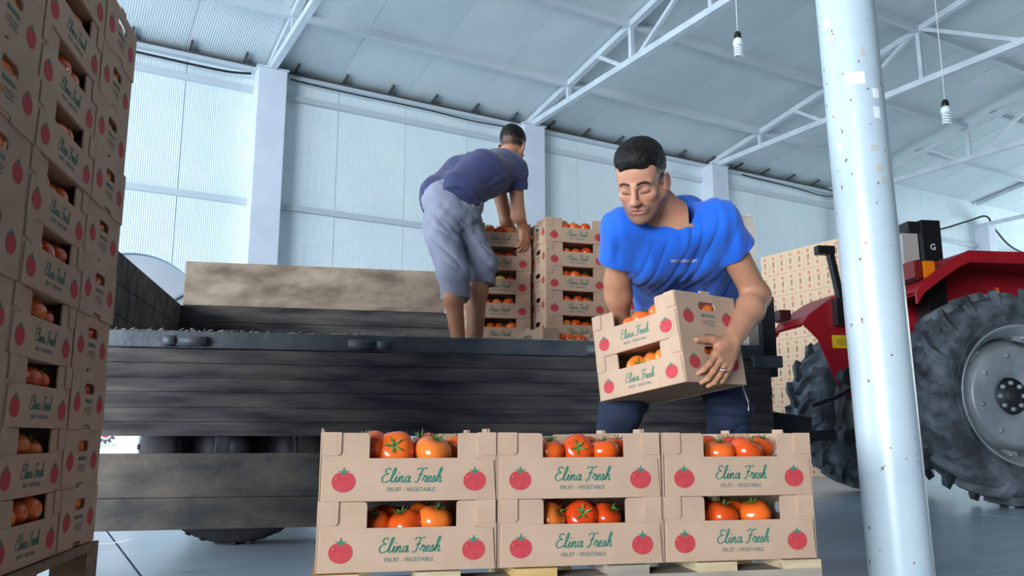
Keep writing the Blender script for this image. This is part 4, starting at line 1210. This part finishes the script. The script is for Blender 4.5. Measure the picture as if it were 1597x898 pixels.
def head_tint(V, O, R, beard=1.0):
    q = (V - O) @ R; x, y, z = np.abs(q[:,0]), q[:,1], q[:,2]
    c = np.tile(SKIN, (len(V), 1)); inh = (np.abs(z) < .15) & (np.abs(y) < .16) & (x < .13)
    def blend(w, col):
        nonlocal c
        w = np.clip(w, 0, 1) * inh; c = c*(1-w[:,None]) + np.array(col)*w[:,None]
    sm = lambda a, b, t: np.clip((t-a)/(b-a), 0, 1)
    # cheeks, nose
    blend(.35*np.exp(-(((x-.038)/.02)**2 + ((z+.03)/.02)**2))*(y > .04), srgb(206,128,110)[:3])
    # stubble
    jaw = sm(-.045, -.062, z) * sm(-.005, .02, y) * sm(-.16, -.12, z)
    blend(.62*beard*jaw, srgb(92,70,60)[:3])
    mo = np.exp(-(((z+.054)/.006)**2)) * (x < .028) * (y > .075)
    blend(.55*beard*mo, srgb(70,54,48)[:3])
    # lips
    lip = ((x/.023)**2 + ((z+.0695)/.0125)**2 < 1) & (y > .080)
    blend(.6*lip, srgb(190,112,104)[:3])
    blend(.8*((np.abs(z+.0705) < .0022) & (x < .018) & (y > .082)), srgb(110,44,42)[:3])
    # brows
    zb = .0185 + .004*np.sin(np.clip((x-.012)/.038, 0, 1)*3.1) - .004*(x > .04)*(x-.04)/.01
    br = np.exp(-((z-zb)/.0052)**2) * sm(.008, .014, x) * sm(.055, .047, x) * (y > .05)
    blend(1.2*br, srgb(36,26,22)[:3])
    # lash line of the lowered lids, darker lids
    blend(.50*np.exp(-(((x-.032)/.017)**2 + ((z+.002)/.010)**2)**2)*(y > .06), srgb(150,104,88)[:3])
    ll = np.exp(-((z+.0125-(.0022*((x-.032)/.014)**2))/.0024)**2) * (np.abs(x-.032) < .0165) * (y > .06)
    blend(.95*ll, srgb(34,24,22)[:3])
    # nostril shade is geometry; scalp where hair is clipped short
    hl = z - (.012 + .62*y)
    blend(.85*sm(-.030, .004, hl)*(y < .045)*(x > .03), srgb(58,46,42)[:3])
    blend(.85*sm(-.02, .0, hl)*(y < -.03), srgb(58,46,42)[:3])
    # ears
    blend(.4*((x > .078)), srgb(206,128,110)[:3])
    return c
def hair_mesh(O, R, name, thick=1.0):
    sd = Sdf(); L = lambda *p: O + R @ np.array(p, float)
    sd.ell(L(0, -.015, .053), (.0810, .1045, .0875), R, .01)
    sd.ell(L(0, .035, .088), (.066, .060, .046), R, .02)
    sd.ell(L(0, -.005, .088), (.070, .088, .055), R, .02)
    n = R @ np.array([0, .50, -.86]); sd.plane(L(0, .0, .006), n, .008)
    sd.ell(L(0, .132, .028), (.078, .060, .058), R, .010, 's')
    for s in (-1, 1): sd.ell(L(s*.088, .082, .052), (.034, .036, .040), R, .010, 's')
    def disp(P):
        q = (P - O) @ R
        hl = (q - np.array([0, 0, .006])) @ np.array([0, -.50, .86]); tp_ = .0068*np.clip(1 - hl/.042, 0, 1)*(q[:,1] < .07)
        return tp_ + .0016*vnoise(q*np.array([90, 40, 70])+7) + .0008*vnoise(q*np.array([200, 90, 160]))
    V, Q = sd.mesh(name, O-.17, O+.17, .0028, disp)
    return np_mesh(name, V, Q, M_hair)
def hand(sd, W, d, b, t, curls, spread=1.0, thumb=((.9, .45, -.05), (.95, .30, -.12), (1.0, .1, -.15)), scale=1.0):
    """W wrist, d finger direction, b back of hand, t thumb side; returns finger joints"""
    W, d, b, t = [np.array(v, float) for v in (W, d, b, t)]
    S = scale; out = []
    offs = (.029, .010, -.010, -.028); adv = (.086, .090, .086, .078)
    lens = ((.043, .026, .021), (.047, .030, .022), (.043, .028, .021), (.034, .021, .019))
    for i in range(4):
        base = W + (d*.018 + t*offs[i]*.55)*S; kn = W + (d*adv[i] + t*offs[i]*1.0)*S
        sd.cone(base, kn, .0155*S, .0125*S, .014)
        sd.cone(kn - b*.003, kn - b*.003, .0125*S, .0125*S, .006)
        p = kn; fd = d + t*((1.5-i)*.07*spread); fd /= np.linalg.norm(fd); ang = 0; J = [kn]
        for q in range(3):
            ang += curls[i][q]
            dv = fd*math.cos(ang) - b*math.sin(ang)
            r0 = (.0098, .0088, .0080)[q]*(.9 if i == 3 else 1)*S; r1 = (.0090, .0082, .0066)[q]*(.9 if i == 3 else 1)*S
            e = p + dv*lens[i][q]*S; sd.cone(p, e, r0, r1, .005); p = e; J.append(e)
        out.append(J)
    sd.cone(W + d*.02*S + t*.012*S - b*.008*S, W + d*.055*S + t*.022*S - b*.010*S, .018*S, .017*S, .016)
    sd.cone(W + d*.06*S - t*.02*S - b*.009*S, W + d*.02*S - t*.015*S - b*.008*S, .013*S, .015*S, .016)
    p = W + (d*.030 + t*.022 - b*.006)*S; J = [p]
    for q, (ct, cd, cb) in enumerate(thumb):
        v = t*ct + d*cd + b*cb; v /= np.linalg.norm(v); e = p + v*(.040, .032, .026)[q]*S
        sd.cone(p, e, (.0155, .0118, .0105)[q]*S, (.0120, .0108, .0085)[q]*S, (.014, .006, .004)[q]); p = e; J.append(e)
    out.append(J)
    return out
def cloth_disp(scale, amp, seed=0, dirs=None):
    def f(P):
        q = P * np.array(scale)
        a = vnoise(q*1.0 + seed); b = vnoise(q*2.1 + seed + 5)
        return amp*((1 - np.abs(a)*2)*.55 + b*.30)
    return f
PX = lambda x, y, Y: np.array(at(x, y, Y))

# ------------------------------------------------------------------ the two crates in the air
HELD_L = Vector((.551, 2.85, .641))
HELD_R = Matrix.Rotation(math.radians(-53), 3, 'Z') @ Matrix.Rotation(math.radians(.2), 3, 'X') @ Matrix.Rotation(math.radians(-7.07), 3, 'Y')
HELD_M = Matrix.Translation(HELD_L) @ HELD_R.to_4x4()
for j in range(2):
    loc = HELD_M @ Vector((0, 0, j*HC))
    crate(loc, HELD_R.to_euler(), f'cardboard tomato crate carried by the man in blue, {"upper" if j else "lower"} of the two', 'crates carried by the man in blue')
    fill(HELD_M @ Matrix.Translation((0, 0, j*HC)), f'{"upper" if j else "lower"} carried crate', 'tomatoes in the carried crates',
         [(-.058, -.096, .034, .098), (.004, -.098, .041, .103, (.2, .1)), (.076, -.097, .038, .108)] if j else [(-.052, -.096, .041, .098, (1.2, .2)), (.028, -.094, .040, .102, (.3, .2)), (.078, -.098, .036, .104, (1.0, .3))], rowb=2, rise=.0)
    tomato(HELD_M @ Vector((.15, .045, j*HC + .108)), .036, f'tomato at the far end of the hand hole of the {"upper" if j else "lower"} carried crate', 'tomatoes in the carried crates')
    tomato(HELD_M @ Vector((.154, -.025, j*HC + .108)), .038, f'tomato behind the hand hole of the {"upper" if j else "lower"} carried crate', 'tomatoes in the carried crates')
def on_side(px, py, off):       # point over the near short side of the carried crates
    Mi = HELD_M.inverted(); o = Mi @ Vector((0, 0, CAM_H)); d = (Mi @ at(px, py, 3.0)) - o
    t = (.2 + off - o.x)/d.x
    return np.array(HELD_M @ (o + d*t))

# ------------------------------------------------------------------ man in blue
man = empty('person', at(1050, 660, 3.2)); man.location.z = 0
def child(me, name, root): 
    o = obj(name, me, root); o.matrix_parent_inverse = Matrix.Translation(-root.location); return o
HO = PX(1001, 283, 2.60)
yaw, pit, rol = math.radians(28), math.radians(34), math.radians(-4)
hf = np.array([-math.sin(yaw)*math.cos(pit), -math.cos(yaw)*math.cos(pit), -math.sin(pit)])
hu = np.array([-math.sin(yaw)*math.sin(pit), -math.cos(yaw)*math.sin(pit), math.cos(pit)]); 
hs_ = np.cross(hf, hu); hu = hu*math.cos(rol) + hs_*math.sin(rol)
NB = PX(1053, 345, 2.74)
sh_r, sh_l = PX(1118, 345, 2.74), PX(972, 356, 2.70)      # image right, image left
el_r, wr_r = PX(1180, 462, 2.90), on_side(1142, 532, .030)
el_l, wr_l = PX(963, 438, 2.86), PX(968, 512, 2.99)
pel = PX(1068, 535, 3.44)
body = Sdf()
HO_, HR = head(body, HO, hf, hu, NB)
body.cone(NB, PX(1050, 385, 2.92), .062, .075, .04)
for a in (sh_r, sh_l): body.cone(NB + (0, 0, -.03), a, .05, .05, .04)
body.cone(PX(1025, 390, 2.92), PX(1045, 500, 3.36), .08, .085, .05); body.cone(PX(1080, 390, 2.94), PX(1095, 500, 3.36), .08, .085, .05)
body.cone(sh_r, el_r, .052, .046, .02); body.cone(el_r, el_r*.68 + wr_r*.32, .046, .049, .03); body.cone(el_r*.68 + wr_r*.32, wr_r, .049, .031, .03)
body.cone(sh_l, el_l, .050, .043, .02); body.cone(el_l, el_l*.7 + wr_l*.3, .042, .045, .03); body.cone(el_l*.7 + wr_l*.3, wr_l, .045, .031, .03)
nrm = np.array(HELD_R @ Vector((1, 0, 0)))
fd = on_side(1100, 612, .018) - on_side(1138, 534, .018); fd -= nrm*fd.dot(nrm); fd /= np.linalg.norm(fd)
tt = np.cross(nrm, fd); 
if tt.dot(PX(1085, 553, 2.8) - wr_r) < 0: tt = -tt
hj = hand(body, wr_r, fd, nrm, tt, ((.10, .20, .5), (.06, .16, .75), (.06, .18, .85), (.08, .2, .85)), 1.0, thumb=((.85, .50, -.10), (.75, .70, -.25), (.70, .75, -.12)), scale=1.14)
n2 = -nrm; fd2 = np.array(HELD_R @ Vector((0, -.35, -.93)))
fd2 /= np.linalg.norm(fd2); wr2 = np.array(HELD_M @ Vector((-.232, .04, .16)))
hand(body, wr2, fd2, n2, np.cross(n2, fd2) * (1 if np.cross(n2, fd2).dot(np.array(HELD_R @ Vector((0, -1, 0)))) > 0 else -1), ((.1, .3, .9),)*4, scale=1.05)
body.cone(wr_l, wr2, .031, .029, .03)
kn_l, kn_r = PX(966, 640, 3.02), PX(1138, 642, 3.12)
ft_l, ft_r = np.array([kn_l[0]-.02, 3.32, .09]), np.array([kn_r[0]+.03, 3.42, .09])
hp_l, hp_r = pel + (-.10, 0, -.03), pel + (.10, .02, -.03)
body.cone(pel + (-.06, 0, 0), pel + (.06, 0, 0), .12, .12, .05)
for h_, k_, f_ in ((hp_l, kn_l, ft_l), (hp_r, kn_r, ft_r)):
    body.cone(h_, k_, .075, .055, .03); body.cone(k_, f_, .055, .04, .03)
lo, hi = np.array([.1, 2.15, 0.02]), np.array([1.35, 3.6, 1.62])
V, Q = body.mesh('body', np.array([.05, 2.2, .05]), np.array([1.2, 3.55, 1.20]), .0065)
keep_head = HO_
# refine the head and the near hand with finer cells of the same solid
def cut(V, Q, c, r):
    ok = ((np.abs(V - c)) > r).any(1); return V, Q[ok[Q].all(1)]
hc_, hr_ = HO_ + np.array([.015, .03, -.02]), np.array([.15, .16, .17])
V, Q = cut(V, Q, hc_, hr_ - .006)
V, Q = body.mesh('b', hc_ - hr_, hc_ + hr_, .0023, merge=(V, Q))
hc2 = wr_r + fd*.085; hr2 = np.array([.125, .125, .13])
V, Q = cut(V, Q, hc2, hr2 - .006)
V, Q = body.mesh('b', hc2 - hr2, hc2 + hr2, .0024, merge=(V, Q))
tint = head_tint(V, HO_, HR)
arm = ((V - HO_) @ HR)[:, 2] < -.20
tint[arm] = SKIN_D*1.0
child(np_mesh('body', V, Q, M_skin, tint), 'body', man)
child(hair_mesh(HO_, HR, 'hair'), 'hair', man)
# shirt
sh = Sdf()
cl, cr = PX(1010, 385, 2.83), PX(1088, 380, 2.87)
wl_, wr_ = PX(1040, 470, 3.24), PX(1108, 470, 3.26)
sh.cone(cl, cr, .120, .122, .04); sh.cone(wl_, wr_, .118, .118, .05)
sh.cone(cl, wl_, .118, .112, .05); sh.cone(cr, wr_, .120, .114, .05)
sh.cone(wl_, wl_ + (0, .12, -.12), .112, .112, .04); sh.cone(wr_, wr_ + (0, .12, -.12), .112, .112, .04)
sh.cone(PX(1062, 350, 2.86), PX(1075, 372, 2.96), .105, .12, .05)            # rounded upper back
sh.cone(NB + (.0, .01, -.055), sh_r, .068, .070, .045); sh.cone(NB + (-.0, .01, -.055), sh_l, .062, .066, .045)
sl_r = PX(1155, 400, 2.83); sl_l = PX(960, 418, 2.80)
sh.cone(sh_r, PX(1150, 390, 2.81), .072, .068, .03, cap=True); sh.cone(sh_l, PX(960, 409, 2.79), .068, .064, .03, cap=True)
dr = el_r - sh_r; dl = el_l - sh_l
# neckline
Rn = np.array(HR)
nk = PX(1030, 334, 2.60)
sh.ell(nk, (.062, .075, .066), None, .012, 's')
sh.cone(NB + (0, -.01, .02), HO_, .066, .066, .008, 's')
def sd_disp(P):
    q = P - cl
    ax = (wl_ + wr_)/2 - (cl + cr)/2; ax /= np.linalg.norm(ax)
    side = np.array([.97, .2, .1]); t = q @ ax; u_ = q @ side
    fold = vnoise(np.stack([u_*22 + t*5.0, t*3.4, 0*u_ + 1.5], 1) + 3)
    fine = vnoise(np.stack([u_*42 - t*9, t*9, q[:,1]*8], 1) + 9)
    w = np.clip((np.sqrt(((P - nk)**2).sum(1)) - .085)/.06, .0, 1)
    return w*(.0085*(1 - 2.4*np.sqrt(np.abs(fold)))*.5 + .0042*fine)
V, Q = sh.mesh('shirt', np.array([.2, 2.35, .78]), np.array([1.05, 3.5, 1.45]), .0042, sd_disp)
shirt_me = np_mesh('shirt', V, Q, M_blue_shirt)
shirt = child(shirt_me, 'shirt', man)
def project_text(mb, me, px, py, sc, Y, m, name, root, lift=.003, rot=0.0):
    bv = BVHTree.FromPolygons([v.co for v in me.vertices], [tuple(p.vertices) for p in me.polygons])
    o = Vector((0, 0, CAM_H)); vs = []
    for x, _, z in mb.v:
        x2, z2 = x*math.cos(rot) - z*math.sin(rot), x*math.sin(rot) + z*math.cos(rot)
        d = (at(px + x2*sc, py - z2*sc, Y) - o).normalized(); hit = bv.ray_cast(o, d)
        vs.append((hit[0] if hit[0] else at(px + x2*sc, py - z2*sc, Y)) - d*lift)
    return child(MB().add(vs, mb.f).mesh(name, m), name, root)
M_white_ink = mat('white_ink', srgb(228,234,244), .8)
project_text(text_mesh('SKY CONCEPT', 6.2, bold=.12), shirt_me, 1067, 409, 1.0, 2.7, M_white_ink, 'chest_print', shirt)
project_text(MB().box((-11, 0, -1), (11, .01, 0)), shirt_me, 1067, 414.5, 1.0, 2.7, M_white_ink, 'chest_print', shirt) if False else None
# trousers
tr_ = Sdf()
tr_.cone(pel + (-.07, 0, .02), pel + (.07, 0, .02), .135, .135, .05)
for h_, k_, f_ in ((hp_l, kn_l, ft_l), (hp_r, kn_r, ft_r)):
    tr_.cone(h_, k_, .105, .074, .04); tr_.cone(k_, k_*.45 + f_*.55 + (0, 0, 0), .076, .070, .03); tr_.cone(k_*.45 + f_*.55, f_ + (0, 0, .03), .068, .062, .02)
    tr_.plane(f_ + (0, 0, .02), (0, 0, -1), .004, .12)
def td(P): return .014*(1 - 2.2*np.sqrt(np.abs(vnoise(P*np.array([8, 8, 27]) + 2))))*.5 + .004*vnoise(P*np.array([14, 14, 50]))
V, Q = tr_.mesh('trousers', np.array([.2, 2.85, .06]), np.array([1.25, 3.6, 1.05]), .006, td)
trousers_me = np_mesh('trousers', V, Q, M_jeans)
trousers = child(trousers_me, 'trousers', man)
bvt = BVHTree.FromPolygons([v.co for v in trousers_me.vertices], [tuple(p.vertices) for p in trousers_me.polygons])
for dx in (0, 5):
    pts = []
    for x, y in ((1157, 600), (1162, 612), (1166, 625), (1167, 640)):
        d = (at(x + dx, y, 3) - Vector((0, 0, CAM_H))).normalized(); hit = bvt.ray_cast(Vector((0, 0, CAM_H)), d)
        if hit[0]: pts.append(hit[0])
    if len(pts) > 2: child(MB().tube(pts, .0035, 6).mesh('side_stripe', M_white_ink), 'side_stripe', trousers)
for f_ in (ft_l, ft_r):
    sdh = Sdf(); sdh.cone(f_ + (0, .04, -.045), f_ + (0, -.15, -.052), .042, .036, .02); sdh.cone(f_ + (0, .0, 0), f_ + (0, .03, -.03), .044, .044, .02); sdh.plane((f_[0], f_[1], .004), (0, 0, -1), .002)
    V, Q = sdh.mesh('shoe', f_ - (.09, .26, .10), f_ + (.09, .14, .08), .006)
    child(np_mesh('shoe', V, Q, M_shoe), 'shoe', man)
# ring on the third finger
a_, b_ = hj[2][0], hj[2][1]; mid = a_*.35 + b_*.65; dv = Vector(b_ - a_).normalized()
child(MB().lathe([(.0105, -.003), (.0122, -.003), (.0122, .003), (.0105, .003)], 20, Matrix.Translation(Vector(mid)) @ dv.to_track_quat('Z', 'Y').to_matrix().to_4x4(), closed=True).lathe([(0, .006), (.005, .005), (.006, 0), (0, -.001)], 12, Matrix.Translation(Vector(mid + nrm*.0125)) @ Vector(nrm).to_track_quat('Z', 'Y').to_matrix().to_4x4()).mesh('finger_ring', mat('silver', srgb(220,220,224), .2, metal=1.0)), 'finger_ring', man)
tag(man, 'man in a bright blue T-shirt bending forward with two tomato crates', 'person')

# ------------------------------------------------------------------ man in navy on the trailer
man2 = empty('person', at(728, 540, 4.6)); man2.location.z = BED
HO2 = PX(799, 229, 5.02)
f2 = np.array([.30, .88, -.36]); f2 /= np.linalg.norm(f2)
u2 = np.array([.12, .33, .93])
b2 = Sdf()
NB2 = PX(782, 256, 4.93)
O2, R2 = head(b2, HO2, f2, u2, NB2)
pel2 = PX(704, 328, 4.60)
s_n, s_f = PX(803, 266, 4.84), PX(770, 262, 5.10)
e_n, w_n = PX(808, 336, 4.92), PX(817, 355, 5.00)
e_f, w_f = PX(790, 345, 5.15), PX(800, 362, 5.18)
b2.cone(pel2, PX(745, 275, 4.75), .11, .12, .05); b2.cone(PX(745, 275, 4.75), NB2, .12, .07, .05)
b2.cone(NB2, s_n, .06, .055, .03); b2.cone(NB2, s_f, .06, .055, .03)
b2.cone(s_n, e_n, .050, .043, .02); b2.cone(e_n, w_n, .044, .029, .02)
b2.cone(s_f, e_f, .050, .043, .02); b2.cone(e_f, w_f, .044, .029, .02)
hd = np.array([.05, .10, -1.0]); hd /= np.linalg.norm(hd); hb_ = np.array([.75, -.66, 0]); hb_ = hb_ - hd*hb_.dot(hd); hb_ /= np.linalg.norm(hb_); ht = -np.cross(hd, hb_)
hand(b2, w_n, hd, hb_, ht, ((.3, .5, .5), (.35, .55, .5), (.4, .6, .5), (.45, .6, .5)), scale=1.0)
hand(b2, w_f, hd, -hb_, ht, ((.3, .5, .5),)*4, scale=1.0)
k1, k2 = PX(708, 428, 4.46), PX(752, 412, 4.66)
a1, a2 = PX(716, 532, 4.50), PX(742, 530, 4.62)
a1[2] = a2[2] = BED + .075
h1, h2 = PX(686, 350, 4.54), PX(722, 350, 4.64)
for h_, k_, a_ in ((h1, k1, a1), (h2, k2, a2)):
    b2.cone(h_, k_, .085, .058, .03)
    ca = k_*.66 + a_*.34 + np.array([-.012, -.03, 0])
    b2.cone(k_, ca, .055, .057, .03); b2.cone(ca, a_, .054, .036, .03)
    b2.cone(a_ + (-.012, -.03, -.045), a_ + (.02, .05, -.042), .030, .032, .02); b2.cone(a_ + (.02, .05, -.045), a_ + (.055, .15, -.055), .034, .026, .02)
    b2.cone(a_ + (0, 0, .01), a_ + (-.008, -.02, -.04), .036, .032, .02)
    b2.plane((a_[0], a_[1], BED + .002), (0, 0, -1), .002, .3)
V, Q = b2.mesh('body', np.array([-.75, 4.15, .86]), np.array([.35, 5.4, 2.45]), .0065)
hc_, hr_ = O2 + np.array([0, 0, -.01]), np.array([.14, .14, .16])
V, Q = cut(V, Q, hc_, hr_ - .006)
V, Q = b2.mesh('b', hc_ - hr_, hc_ + hr_, .003, merge=(V, Q))
tint = head_tint(V, O2, R2); leg = V[:, 2] < 1.5
tint[((V - O2) @ R2)[:, 2] < -.2] = SKIN_D; tint[leg] = SKIN_D*1.08
child(np_mesh('body', V, Q, M_skin, tint), 'body', man2)
child(hair_mesh(O2, R2, 'hair'), 'hair', man2)
s2 = Sdf()
wa, mb_, ch = PX(704, 302, 4.62), PX(738, 276, 4.74), PX(772, 268, 4.86)
off = np.array([.07, -.05, 0])
for sgn in (-1, 1):
    o_ = off*sgn*.8
    s2.cone(wa + o_*1.1, mb_ + o_, .126, .136, .05); s2.cone(mb_ + o_, ch + o_*.8, .140, .128, .05)
s2.cone(ch, NB2 + (-.03, -.02, -.045), .13, .085, .05)
s2.cone(NB2 + (-.01, -.01, -.05), s_n, .07, .072, .04); s2.cone(NB2 + (-.01, -.01, -.05), s_f, .07, .072, .04)
s2.cone(s_n, s_n*.58 + e_n*.42, .074, .068, .03, cap=True); s2.cone(s_f, s_f*.58 + e_f*.42, .074, .068, .03, cap=True)
hem = wa - (mb_ - wa)*.50 + np.array([.055, 0, .0])
for sgn in (-1, 1): s2.cone(wa + off*sgn*.8, hem + off*sgn*.7, .126, .120, .03, cap=True, tilt=(.10, 0, -.45))
s2.cone(NB2, HO2, .064, .064, .008, 's')
ax2 = (ch - wa)/np.linalg.norm(ch - wa)
def nd(P):
    q = P - wa; t = q @ ax2; u_ = q @ np.array([.45, -.35, .8])
    return .010*(1 - 2.2*np.sqrt(np.abs(vnoise(np.stack([t*5 + u_*9.0, u_*24 - t*13, q[:,1]*5], 1) + 4))))*.5 + .0025*vnoise(P*20)
V, Q = s2.mesh('shirt', np.array([-.75, 4.25, 1.40]), np.array([.25, 5.4, 2.45]), .006, nd)
child(np_mesh('shirt', V, Q, M_navy_shirt), 'shirt', man2)
t2 = Sdf()
t2.cone(pel2 + (-.045, -.03, .05), pel2 + (.06, .04, .05), .122, .122, .04); t2.cone(pel2 + (-.015, -.04, -.04), pel2 + (.04, .0, -.04), .128, .128, .04)
for h_, k_, a_, cf in ((h1, k1, a1, .34), (h2, k2, a2, .24)):
    t2.cone(h_, k_, .102, .086, .04); ce = k_*(1-cf) + a_*cf
    t2.cone(k_, ce + (0, -.01, 0), .088, .076, .03, cap=True)
    t2.cone(ce + (0, -.005, .045), ce + (0, -.01, -.008), .082, .080, .006, cap=True)       # rolled cuff
def tw(P): return .014*(1 - 2.2*np.sqrt(np.abs(vnoise(P*np.array([10, 10, 13]) + np.stack([P[:,2]*8, 0*P[:,2], P[:,0]*9], 1) + 6))))*.5 + .004*vnoise(P*26)
V, Q = t2.mesh('trousers', np.array([-.80, 4.2, 1.02]), np.array([.1, 5.1, 1.95]), .006, tw)
child(np_mesh('trousers', V, Q, M_grey_tr), 'trousers', man2)
tag(man2, 'barefoot man in navy T-shirt and grey-blue trousers stooping on the trailer', 'person')
